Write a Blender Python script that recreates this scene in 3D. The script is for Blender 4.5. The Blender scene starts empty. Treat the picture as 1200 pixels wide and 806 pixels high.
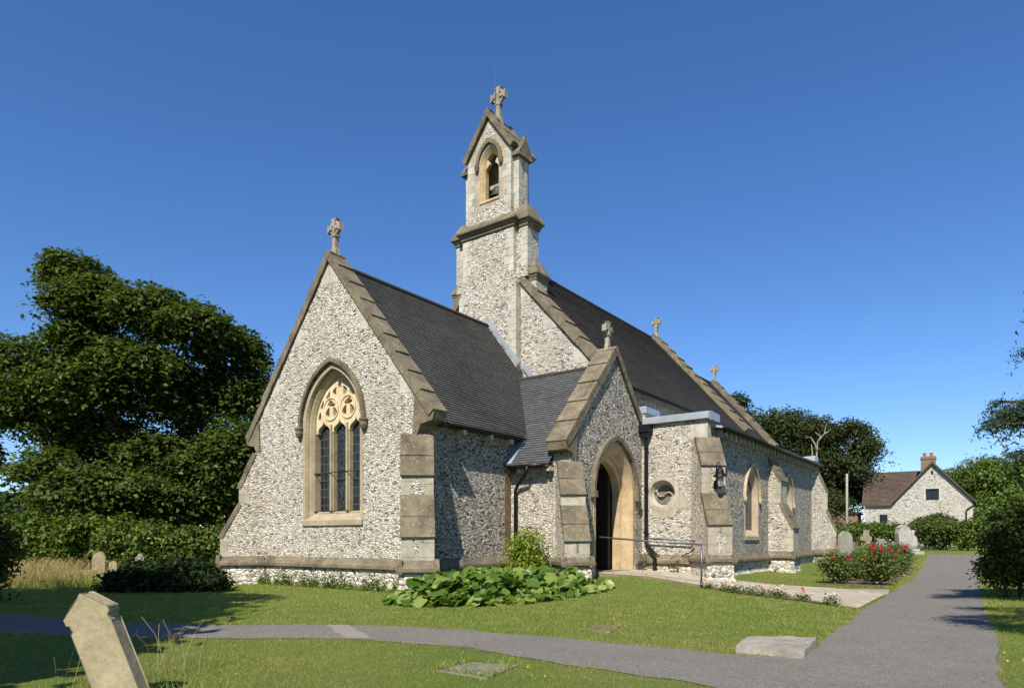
import bpy, bmesh, math, random
import numpy as np
from mathutils import Vector, Matrix
from mathutils.geometry import tessellate_polygon
R_ = math.radians
random.seed(7)
rng = np.random.default_rng(11)
scene = bpy.context.scene
COL = scene.collection

# ---------------------------------------------------------------- camera, sky, sun, exposure
F, Y0, YAW, EYE = 800.0, 632.5, R_(36.2), 1.3
camd = bpy.data.cameras.new("camera")
cam = bpy.data.objects.new("camera", camd)
COL.objects.link(cam)
cam.location = (0, 0, EYE)
cam.rotation_euler = (R_(90), 0, YAW)
camd.sensor_width = 36
camd.lens = 24
camd.shift_y = (Y0 - 403) / 1200
camd.clip_end = 3000
camd.clip_start = 0.05
scene.camera = cam

SUN_EL = R_(46)
SX, SY = 0.316, -0.949                      # horizontal direction towards the sun
world = bpy.data.worlds.new("World")
scene.world = world
world.use_nodes = True
wn = world.node_tree.nodes
wl = world.node_tree.links
bg = wn["Background"]
sky = wn.new("ShaderNodeTexSky")
sky.sky_type = 'NISHITA'
sky.sun_disc = False
sky.sun_elevation = SUN_EL
sky.sun_rotation = math.atan2(SX, SY)
sky.air_density = 1.0
sky.dust_density = 0.0
sky.ozone_density = 4.0
hs = wn.new("ShaderNodeHueSaturation")
hs.inputs["Saturation"].default_value = 1.15
hs.inputs["Value"].default_value = 1.0
wl.new(sky.outputs[0], hs.inputs["Color"])
tint = wn.new("ShaderNodeMix")
tint.data_type = 'RGBA'
tint.blend_type = 'MULTIPLY'
tint.inputs[0].default_value = 1.0
tint.inputs[7].default_value = (0.86, 0.94, 1.12, 1)
wl.new(hs.outputs[0], tint.inputs[6])
wl.new(tint.outputs[2], bg.inputs[0])
bg.inputs[1].default_value = 0.09
sund = bpy.data.lights.new("sun", 'SUN')
sund.energy = 5.0
sund.angle = R_(0.5)
sund.color = (1.0, 0.93, 0.81)
sun = bpy.data.objects.new("sun", sund)
COL.objects.link(sun)
sun.location = (20, -40, 60)
sun_to = Vector((SX * math.cos(SUN_EL), SY * math.cos(SUN_EL), math.sin(SUN_EL)))
sun.rotation_euler = (-sun_to).to_track_quat('-Z', 'Y').to_euler()
vs = scene.view_settings
vs.view_transform = 'Standard'
vs.look = 'None'
vs.exposure = 0.62
vs.gamma = 1.0
scene.render.engine = 'CYCLES'
scene.cycles.use_denoising = True
scene.cycles.max_bounces = 6
scene.cycles.transparent_max_bounces = 8

# ---------------------------------------------------------------- photograph geometry helpers
RV = Vector((math.cos(YAW), math.sin(YAW), 0))
WV = Vector((-math.sin(YAW), math.cos(YAW), 0))
CV = Vector((0, 0, EYE))


def ray(x, y):
    return WV + RV * ((x - 600) / F) + Vector((0, 0, (Y0 - y) / F))


def at(x, y, d):                              # the point seen at photo pixel (x, y) at distance d
    return CV + ray(x, y) * d


def on(x, y, axis, v):
    d = ray(x, y)
    t = (v - CV[axis]) / d[axis]
    return CV + d * t


def hz(y):                                    # the ground rises gently beyond the church
    t = min(1.0, max(0.0, (y - 26) / 24))
    return 0.62 * t * t * (3 - 2 * t)


def gz(x, y):                                 # ground height: the lawn also banks up to the porch ramp
    t = min(1.0, max(0.0, (y - 15.2) / 2.4))
    e = math.exp(-((x + 9.0) / 1.7) ** 2) * (t * t * (3 - 2 * t))
    return hz(y) + .25 * e


def G(x, y):
    p = on(x, y, 2, 0.0)
    return (p.x, p.y)


# ---------------------------------------------------------------- node helper + materials
class NT:
    def __init__(s, name):
        s.m = bpy.data.materials.new(name)
        s.m.use_nodes = True
        s.t = s.m.node_tree
        s.b = s.t.nodes["Principled BSDF"]
        s.out = s.t.nodes["Material Output"]
        s.b.inputs["Roughness"].default_value = 0.9
        s.b.inputs["Specular IOR Level"].default_value = 0.25
        s.tc = s.t.nodes.new("ShaderNodeTexCoord")

    def n(s, typ, ins=None, **kw):
        nd = s.t.nodes.new("ShaderNode" + typ)
        for k, v in kw.items():
            setattr(nd, k, v)
        for k, v in (ins or {}).items():
            if hasattr(v, "is_output"):
                s.t.links.new(v, nd.inputs[k])
            else:
                nd.inputs[k].default_value = v
        return nd

    def obj(s, scale=(1, 1, 1)):
        mp = s.n("Mapping", {"Vector": s.tc.outputs["Object"], "Scale": scale})
        return mp.outputs[0]

    def noise(s, vec, scale, detail=4, rough=0.55):
        return s.n("TexNoise", {"Vector": vec, "Scale": scale, "Detail": detail, "Roughness": rough})

    def ramp(s, fac, stops, interp='LINEAR'):
        r = s.n("ValToRGB", {"Fac": fac})
        r.color_ramp.interpolation = interp
        els = r.color_ramp.elements
        els[0].position, els[0].color = stops[0][0], c4(stops[0][1])
        els[1].position, els[1].color = stops[-1][0], c4(stops[-1][1])
        for p, c in stops[1:-1]:
            e = els.new(p)
            e.color = c4(c)
        return r.outputs[0]

    def mix(s, fac, a, b, mode='MIX'):
        m = s.n("Mix", data_type='RGBA', blend_type=mode)
        for i, v in ((0, fac), (6, a), (7, b)):
            if hasattr(v, "is_output"):
                s.t.links.new(v, m.inputs[i])
            else:
                m.inputs[i].default_value = c4(v) if i else v
        return m.outputs[2]

    def math(s, op, a, b=0.0):
        m = s.n("Math", operation=op)
        for i, v in ((0, a), (1, b)):
            if hasattr(v, "is_output"):
                s.t.links.new(v, m.inputs[i])
            else:
                m.inputs[i].default_value = v
        return m.outputs[0]

    def bump(s, h, strength, dist, normal=None):
        b = s.n("Bump", {"Height": h, "Strength": strength, "Distance": dist})
        if normal is not None:
            s.t.links.new(normal, b.inputs["Normal"])
        return b.outputs[0]

    def set(s, **kw):
        for k, v in kw.items():
            k = k.replace("_", " ")
            if hasattr(v, "is_output"):
                s.t.links.new(v, s.b.inputs[k])
            else:
                s.b.inputs[k].default_value = c4(v) if k == "Base Color" else v
        return s.m


def c4(c):
    if isinstance(c, (int, float)):
        return (c, c, c, 1)
    return tuple(c) + (1,) if len(c) == 3 else tuple(c)


def flint_mat(name, scale=(11.5, 11.5, 25), light=0.76, tint=(1.0, 0.925, 0.78), dark_amount=0.065, mortar=(.47, .40, .29), bump=1.0, dist=.055, tilt=.25):
    t = NT(name)
    v = t.obj(scale)
    nz = t.noise(v, 0.9, 3)
    add = t.n("VectorMath", {0: v, 1: nz.outputs["Color"]}, operation='ADD')
    add2 = t.n("VectorMath", {0: nz.outputs["Color"]}, operation='SCALE')
    add2.inputs["Scale"].default_value = 0.55
    add = t.n("VectorMath", {0: v, 1: add2.outputs[0]}, operation='ADD')
    vo = t.n("TexVoronoi", {"Vector": add.outputs[0], "Scale": 1.0, "Randomness": 0.95})
    ve = t.n("TexVoronoi", {"Vector": add.outputs[0], "Scale": 1.0, "Randomness": 0.95}, feature='DISTANCE_TO_EDGE')
    sep = t.n("SeparateColor", {"Color": vo.outputs["Color"]})
    L = light
    col = t.ramp(sep.outputs[0], [(0, (.07, .07, .075)), (dark_amount * .6, (.10, .10, .105)), (dark_amount, (.20, .195, .19)),
                                  (dark_amount + .10, (.42 * L / .62, .395 * L / .62, .345 * L / .62)), (.62, (L * tint[0], L * tint[1], L * tint[2])),
                                  (.85, (L * 1.2, L * 1.17, L * 1.1)), (1, (L * .82, L * .70, L * .50))])
    fine = t.noise(v, 3.2, 4)
    col = t.mix(t.ramp(fine.outputs[0], [(.42, 0), (.80, .45)]), col, (.30, .28, .25))
    edge = t.ramp(ve.outputs["Distance"], [(0.02, 1), (0.10, 0)])
    col = t.mix(edge, col, mortar)
    big = t.noise(t.obj(), 0.55, 5)
    col = t.mix(t.ramp(big.outputs[0], [(.42, 0), (.74, .34)]), col, (.36, .31, .23))
    b2 = t.noise(t.obj((1, 1, .35)), 1.7, 6, .65)
    col = t.mix(t.ramp(b2.outputs[0], [(.56, 0), (.74, .36)]), col, (.26, .22, .16))
    h = t.ramp(ve.outputs["Distance"], [(0.0, 0), (0.08, .42), (0.22, .78), (0.45, 1)])
    hh = t.math('MULTIPLY', h, t.math('ADD', t.math('MULTIPLY', sep.outputs[1], .8), .35))
    hh = t.math('ADD', hh, t.math('MULTIPLY', fine.outputs[0], .35))
    # every flint is set at its own small angle
    df = t.n("VectorMath", {0: add.outputs[0], 1: vo.outputs["Position"]}, operation='SUBTRACT')
    rc_ = t.n("VectorMath", {0: vo.outputs["Color"], 1: (.5, .5, .5)}, operation='SUBTRACT')
    dt_ = t.n("VectorMath", {0: df.outputs[0], 1: rc_.outputs[0]}, operation='DOT_PRODUCT')
    hh = t.math('ADD', hh, t.math('MULTIPLY', dt_.outputs["Value"], tilt))
    return t.set(Base_Color=col, Roughness=.75, Normal=t.bump(hh, bump, dist))


def stone_mat(name, base, dark, lich=(.34, .33, .27), scale=1.0, spots=True, block=None, bump=.5):
    t = NT(name)
    v = t.obj()
    a = t.noise(v, 1.6 * scale, 7, .62)
    b = t.noise(v, 9 * scale, 6, .6)
    c = t.noise(t.obj((1, 1, .25)), 5 * scale, 4)
    col = t.mix(t.ramp(a.outputs[0], [(.32, 0), (.68, 1)]), base, dark)
    col = t.mix(t.ramp(c.outputs[0], [(.5, 0), (.8, .6)]), col, dark)
    if spots:
        vo = t.n("TexVoronoi", {"Vector": v, "Scale": 7 * scale, "Randomness": 1})
        m = t.math('MULTIPLY', t.ramp(vo.outputs["Distance"], [(.10, 1), (.24, 0)]), t.ramp(b.outputs[0], [(.46, 0), (.56, 1)]))
        col = t.mix(t.math('MULTIPLY', m, .75), col, lich)
    col = t.mix(t.ramp(b.outputs[0], [(.4, 0), (.85, .45)]), col, tuple(x * .45 for x in dark))
    f = t.noise(v, 42 * scale, 5, .65)
    hh = t.math('ADD', t.math('MULTIPLY', b.outputs[0], .6), t.math('MULTIPLY', f.outputs[0], .4))
    if block:
        br = t.n("TexBrick", {"Vector": t.n("Mapping", {"Vector": t.tc.outputs["Object"], "Rotation": (R_(90), 0, 0)}).outputs[0], "Scale": 1.0, "Mortar Size": .008,
                              "Brick Width": block[0], "Row Height": block[1], "Color1": c4(.78), "Color2": c4(1.1), "Mortar": c4(.4)})
        col = t.mix(1.0, col, br.outputs[0], 'MULTIPLY')
    return t.set(Base_Color=col, Roughness=.92, Normal=t.bump(hh, bump, .02))


def tile_mat(name, c1, c2, moss=None, w=.18, rough=.7, varscale=.5):
    t = NT(name)
    uv = t.tc.outputs["UV"]
    br = t.n("TexBrick", {"Vector": uv, "Scale": 1.0, "Mortar Size": .006, "Brick Width": w, "Row Height": 0.1, "Bias": 0.0,
                          "Color1": c4(c1), "Color2": c4(c2), "Mortar": c4(tuple(x * .35 for x in c1))})
    nz = t.noise(t.obj(), varscale, 6, .6)
    col = t.mix(t.ramp(nz.outputs[0], [(.35, .0), (.7, .40)]), br.outputs[0], tuple(x * 1.45 for x in c2))
    n2 = t.noise(t.obj(), 6, 5, .7)
    col = t.mix(t.ramp(n2.outputs[0], [(.45, 0), (.8, .5)]), col, tuple(x * .5 for x in c1))
    if moss:
        n3 = t.noise(t.obj(), 11, 4, .7)
        col = t.mix(t.ramp(n3.outputs[0], [(.60, 0), (.70, .8)]), col, moss)
    return t.set(Base_Color=col, Roughness=rough, Normal=t.bump(n2.outputs[0], .4, .01))


def plain_mat(name, col, rough=.6, metal=0.0, var=.25, scale=8.0, bump=0.15):
    t = NT(name)
    nz = t.noise(t.obj(), scale, 5, .6)
    c = t.mix(t.ramp(nz.outputs[0], [(.3, 0), (.75, 1)]), col, tuple(x * (1 - var) for x in col))
    t.b.inputs["Metallic"].default_value = metal
    return t.set(Base_Color=c, Roughness=rough, Normal=t.bump(nz.outputs[0], bump, .01))


def leaf_mat(name, cols, trans=.35, rough=.45, spec=.35, dry=False):
    t = NT(name)
    g = t.n("NewGeometry")
    r = g.outputs["Random Per Island"]
    k = len(cols)
    col = t.ramp(r, [(i / (k - 1), c) for i, c in enumerate(cols)])
    if dry:
        d1 = t.noise(t.obj(), .45, 6, .62)
        d2 = t.noise(t.obj(), 1.9, 5, .7)
        col = t.mix(t.ramp(d1.outputs[0], [(.40, 0), (.58, .8)]), col, (.29, .27, .08))
        col = t.mix(t.ramp(d2.outputs[0], [(.52, 0), (.68, .85)]), col, (.40, .33, .14))
        col = t.mix(t.ramp(d2.outputs[0], [(.26, .5), (.42, 0)]), col, (.07, .125, .015))
    t.set(Base_Color=col, Roughness=rough)
    t.b.inputs["Specular IOR Level"].default_value = spec
    tr = t.n("BsdfTranslucent", {"Color": t.mix(1.0, col, (1.5, 1.7, .6), 'MULTIPLY')})
    mx = t.n("MixShader", {0: trans, 1: t.b.outputs[0], 2: tr.outputs[0]})
    t.t.links.new(mx.outputs[0], t.out.inputs[0])
    return t.m


M = {}
M['flint'] = flint_mat('flint')
M['crossstone'] = stone_mat('weathered_cross_stone', (.40, .36, .28), (.18, .16, .11), lich=(.5, .48, .4), scale=2.0, bump=.8)
M['flint_s'] = flint_mat('knapped_flint_sun_lightened', (10.5, 10.5, 22), light=.90, dark_amount=.10, mortar=(.40, .34, .25), bump=1.0, dist=.15, tilt=1.3)  # knapped flint for +X walls, its colour lightened in place of grazing sunlight
M['flint_plinth'] = flint_mat('flint_plinth', (7, 7, 10), light=.66, dark_amount=.10, mortar=(.46, .42, .34))
M['flint_far'] = flint_mat('flint_cottage', (7, 7, 11), light=.46, tint=(1, .96, .90), dark_amount=.12, mortar=(.46, .42, .35), bump=.6)
M['ashlar'] = stone_mat('pale_ashlar', (.48, .435, .345), (.28, .25, .185), spots=False, bump=.7)
M['quoin'] = stone_mat('quoin_stone', (.56, .53, .46), (.34, .315, .25), spots=False, bump=.7)
M['weathered'] = stone_mat('weathered_stone', (.235, .195, .130), (.088, .074, .050), lich=(.46, .44, .36), scale=1.3, bump=1.0)
M['coping'] = stone_mat('lichen_coping_stone', (.245, .205, .138), (.095, .080, .054), lich=(.45, .42, .32), scale=1.4, bump=1.0)
M['warm'] = stone_mat('warm_window_stone', (.50, .42, .29), (.36, .28, .18), spots=False, bump=.25)
M['frame'] = stone_mat('window_frame_stone', (.42, .355, .24), (.27, .22, .14), spots=False, bump=.3)
M['cream'] = stone_mat('cream_arch_stone', (.54, .43, .275), (.38, .255, .125), spots=False, scale=1.5, bump=.4)
M['ochre'] = stone_mat('ochre_tracery_stone', (.66, .56, .38), (.52, .41, .25), spots=False, bump=.2)
M['tile'] = tile_mat('dark_clay_tile', (.043, .043, .040), (.074, .073, .068), moss=(.10, .097, .082), w=.17)
M['slate'] = tile_mat('grey_slate', (.055, .057, .060), (.098, .098, .098), w=.26)
M['old_tile'] = tile_mat('old_dark_tile', (.042, .036, .031), (.072, .062, .053), moss=(.11, .095, .07), w=.2)
M['brown_tile'] = tile_mat('brown_clay_tile', (.060, .042, .031), (.095, .070, .052), moss=(.16, .13, .09), w=.3)
M['ridge'] = plain_mat('ridge_tile', (.052, .046, .040), .8)
M['lead'] = plain_mat('lead_sheet', (.40, .44, .48), .42, .35, .25, 3)
M['iron'] = plain_mat('black_iron_paint', (.010, .010, .011), .35, 0, .2, 6, .05)
M['galv'] = plain_mat('galvanised_rail', (.16, .165, .175), .4, .6, .3, 9)
M['wood'] = plain_mat('old_timber', (.10, .075, .05), .8, 0, .4, 5)
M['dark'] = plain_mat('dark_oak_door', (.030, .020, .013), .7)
M['plaster'] = plain_mat('porch_plaster', (.30, .25, .18), .9)
M['bronze'] = plain_mat('bell_bronze', (.06, .07, .06), .5, .6)
M['soil'] = plain_mat('bare_soil', (.16, .115, .07), .95, 0, .5, 14, .6)
M['bark'] = plain_mat('bark', (.085, .065, .045), .95, 0, .5, 7, .8)
M['deadwood'] = plain_mat('dead_wood', (.34, .30, .24), .9, 0, .3, 5)
M['brickwall'] = None


def build_misc_mats():
    t = NT('lead_glazing')
    v = t.obj()
    br = t.n("TexBrick", {"Vector": t.n("Mapping", {"Vector": t.tc.outputs["UV"]}).outputs[0], "Scale": 1.0, "Mortar Size": .011, "Brick Width": .155, "Row Height": .235,
                          "Color1": c4((.006, .008, .011)), "Color2": c4((.020, .026, .032)), "Mortar": c4((.06, .064, .068))}, offset=0.0)
    br.offset = 0.0
    nz = t.noise(v, 7, 2)
    t.b.inputs["Specular IOR Level"].default_value = .5
    rough = t.math('ADD', t.math('MULTIPLY', br.outputs["Fac"], .5), .12)
    M['glass'] = t.set(Base_Color=br.outputs[0], Roughness=rough, Normal=t.bump(nz.outputs[0], .25, .02))
    t = NT('ornate_lead_glazing')
    vo = t.n("TexVoronoi", {"Vector": t.obj((1, 1, .6)), "Scale": 11.0}, feature='DISTANCE_TO_EDGE')
    vc = t.n("TexVoronoi", {"Vector": t.obj((1, 1, .6)), "Scale": 11.0})
    col = t.mix(t.ramp(vo.outputs["Distance"], [(.05, 1), (.10, 0)]), t.mix(vc.outputs["Color"], (.008, .010, .013), (.022, .026, .030)), (.05, .05, .052))
    M['glass_ornate'] = t.set(Base_Color=col, Roughness=.25, Normal=t.bump(vo.outputs[0], .4, .02))
    t = NT('plain_dark_glass')
    M['pane'] = t.set(Base_Color=(.015, .02, .025), Roughness=.08)
    t = NT('lantern_glass')
    M['lamp_glass'] = t.set(Base_Color=(.55, .55, .5), Roughness=.15, Transmission_Weight=.6)
    # brick
    t = NT('red_brick')
    br = t.n("TexBrick", {"Vector": t.n("Mapping", {"Vector": t.tc.outputs["Object"], "Rotation": (R_(90), 0, 0)}).outputs[0], "Scale": 1.0, "Mortar Size": .012,
                          "Brick Width": .23, "Row Height": .075, "Color1": c4((.115, .052, .036)), "Color2": c4((.18, .095, .065)), "Mortar": c4((.24, .20, .16))})
    M['brick'] = t.set(Base_Color=br.outputs[0], Roughness=.9)
    # lawn
    t = NT('mown_lawn')
    v = t.obj()
    a = t.noise(v, .35, 6, .6)
    b = t.noise(v, 2.2, 6, .7)
    f = t.noise(v, 60, 4, .7)
    col = t.mix(t.ramp(a.outputs[0], [(.38, 0), (.66, 1)]), (.10, .17, .022), (.17, .205, .042))
    col = t.mix(t.ramp(b.outputs[0], [(.52, 0), (.76, .75)]), col, (.20, .165, .055))
    col = t.mix(t.ramp(f.outputs[0], [(.35, .6), (.62, 0)]), col, (.05, .07, .012))
    M['lawn'] = t.set(Base_Color=col, Roughness=.95, Normal=t.bump(f.outputs[0], 1.0, .03))
    # tarmac
    t = NT('worn_tarmac')
    v = t.obj()
    a = t.noise(v, 1.1, 9, .72)
    b = t.noise(v, 110, 3, .7)
    vo = t.n("TexVoronoi", {"Vector": v, "Scale": 75.0})
    col = t.mix(t.ramp(a.outputs[0], [(.35, 0), (.7, 1)]), (.19, .174, .146), (.255, .232, .192))
    col = t.mix(t.ramp(b.outputs[0], [(.36, .9), (.60, 0)]), col, (.05, .05, .048))
    col = t.mix(t.ramp(vo.outputs["Distance"], [(.10, .55), (.25, 0)]), col, (.33, .31, .28))
    c = t.noise(v, 1.6, 8, .75)
    col = t.mix(t.ramp(c.outputs[0], [(.60, 0), (.72, .35)]), col, (.26, .235, .19))
    m1 = t.noise(v, 16, 4, .7)
    m2 = t.noise(v, 42, 3, .7)
    col = t.mix(t.ramp(m1.outputs[0], [(.34, .55), (.55, 0)]), col, (.075, .073, .068))
    col = t.mix(t.ramp(m2.outputs[0], [(.50, 0), (.68, .6)]), col, (.29, .275, .245))
    M['tarmac'] = t.set(Base_Color=col, Roughness=.92, Normal=t.bump(t.math('ADD', b.outputs[0], vo.outputs["Distance"]), .6, .012))
    t = NT('patched_tarmac')
    b = t.noise(t.obj(), 90, 3)
    col = t.mix(t.ramp(b.outputs[0], [(.35, 0), (.65, 1)]), (.15, .135, .11), (.30, .27, .22))
    M['patch'] = t.set(Base_Color=col, Roughness=.95, Normal=t.bump(b.outputs[0], .6, .01))
    # paving
    t = NT('york_paving')
    br = t.n("TexBrick", {"Vector": t.tc.outputs["UV"], "Scale": 1.0, "Mortar Size": .014, "Brick Width": .95, "Row Height": .68,
                          "Color1": c4((.34, .29, .215)), "Color2": c4((.44, .39, .31)), "Mortar": c4((.15, .13, .085))})
    nz = t.noise(t.obj(), 1.6, 7, .65)
    col = t.mix(t.ramp(nz.outputs[0], [(.4, 0), (.75, .7)]), br.outputs[0], (.25, .205, .14))
    M['paving'] = t.set(Base_Color=col, Roughness=.9, Normal=t.bump(t.math('ADD', nz.outputs[0], t.math('MULTIPLY', br.outputs["Fac"], -1.0)), .5, .02))
    # foliage
    M['leaf_chestnut'] = leaf_mat('chestnut_leaves', [(.024, .042, .009), (.044, .068, .013), (.070, .098, .018), (.115, .14, .030)], .3, .6, .18)
    M['leaf_oak'] = leaf_mat('oak_leaves', [(.020, .036, .010), (.044, .056, .015), (.070, .080, .022)], .25, .6, .2)
    M['leaf_lime'] = leaf_mat('lime_leaves', [(.060, .105, .018), (.095, .145, .026), (.145, .19, .038)], .3)
    M['leaf_laurel'] = leaf_mat('laurel_leaves', [(.032, .060, .009), (.060, .10, .014), (.10, .145, .022), (.18, .215, .042)], .3, .45, .25)
    M['leaf_yew'] = leaf_mat('yew_needles', [(.024, .046, .009), (.055, .085, .014), (.11, .14, .024)], .2, .6, .2)
    M['leaf_yewlit'] = leaf_mat('clipped_yew_needles', [(.036, .060, .011), (.068, .10, .018), (.12, .15, .028)], .2, .55)
    M['leaf_cedar'] = leaf_mat('cedar_needles', [(.018, .038, .022), (.034, .058, .032), (.055, .080, .042)], .12, .7, .15)
    M['leaf_rose'] = leaf_mat('rose_leaves', [(.030, .055, .012), (.060, .095, .020), (.11, .15, .035), (.17, .18, .05)], .25, .5, .2)
    M['leaf_big'] = leaf_mat('broad_glossy_leaves', [(.045, .095, .012), (.075, .14, .017), (.13, .20, .028), (.27, .31, .09)], .35, .42, .4)
    M['leaf_yellow'] = leaf_mat('yellow_green_leaves', [(.085, .14, .016), (.16, .22, .022), (.28, .32, .04)], .35, .4)
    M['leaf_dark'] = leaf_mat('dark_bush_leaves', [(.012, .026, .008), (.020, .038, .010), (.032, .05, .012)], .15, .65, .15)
    M['grass'] = leaf_mat('grass_blades', [(.10, .19, .018), (.155, .245, .028), (.215, .27, .044), (.33, .30, .10)], .35, .7, .15, dry=True)
    M['hay'] = leaf_mat('dry_grass_stalks', [(.24, .17, .07), (.38, .29, .14), (.50, .40, .22)], .3, .8, .1)
    M['rose'] = leaf_mat('rose_petals', [(.42, .004, .025), (.55, .008, .045), (.66, .03, .09)], .25, .5)
    M['petal_white'] = leaf_mat('white_petals', [(.6, .55, .6), (.75, .72, .75)], .3)
    M['petal_mauve'] = leaf_mat('mauve_petals', [(.25, .12, .38), (.55, .45, .65)], .3)
    M['petal_yellow'] = leaf_mat('yellow_petals', [(.75, .52, .02), (.8, .6, .03)], .3)


build_misc_mats()
M['grave'] = stone_mat('lichened_gravestone', (.42, .35, .22), (.25, .21, .125), lich=(.42, .42, .34), scale=2.0)
M['grave_pale'] = stone_mat('pale_gravestone', (.34, .33, .28), (.21, .20, .165), lich=(.5, .5, .45), scale=2.0)
M['mossy'] = stone_mat('mossy_slab', (.25, .24, .18), (.13, .13, .085), lich=(.42, .40, .33), scale=3.0, bump=1.0)
M['marble'] = stone_mat('white_marble', (.44, .42, .37), (.26, .25, .22), spots=False, scale=2)
M['slab'] = stone_mat('grey_slab_stone', (.40, .37, .31), (.22, .20, .16), lich=(.5, .48, .42), scale=3.0, bump=1.0)

# ---------------------------------------------------------------- object helpers
ORIGIN = {}


def world_origin(o):
    return ORIGIN.get(o.name, Vector((0, 0, 0)))


def empty(name, loc, label=None, cat=None, group=None, rotz=0.0):
    o = bpy.data.objects.new(name, None)
    COL.objects.link(o)
    o.location = loc
    o.rotation_euler.z = rotz
    o.empty_display_size = .2
    ORIGIN[o.name] = Vector(loc)
    tag(o, label, cat, group)
    return o


def tag(o, label=None, cat=None, group=None, kind=None):
    if label:
        o["label"] = label
    if cat:
        o["category"] = cat
    if group:
        o["group"] = group
    if kind:
        o["kind"] = kind
    return o


def link_mesh(name, me, mats, parent=None, base=None, smooth=False):
    for m in mats:
        me.materials.append(m)
    o = bpy.data.objects.new(name, me)
    COL.objects.link(o)
    if parent is not None:
        o.parent = parent
        ORIGIN[o.name] = world_origin(parent)
    elif base is not None:
        o.location = base
        ORIGIN[o.name] = Vector(base)
    if smooth:
        me.polygons.foreach_set("use_smooth", [True] * len(me.polygons))
    return o


class Fr:                                    # a wall frame: a along the wall, z up, out along the outward normal
    def __init__(s, o, a, n):
        s.o, s.a, s.n = Vector(o), Vector(a).normalized(), Vector(n).normalized()

    def p(s, a, z, out):
        return s.o + s.a * a + s.n * out + Vector((0, 0, z))


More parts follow.
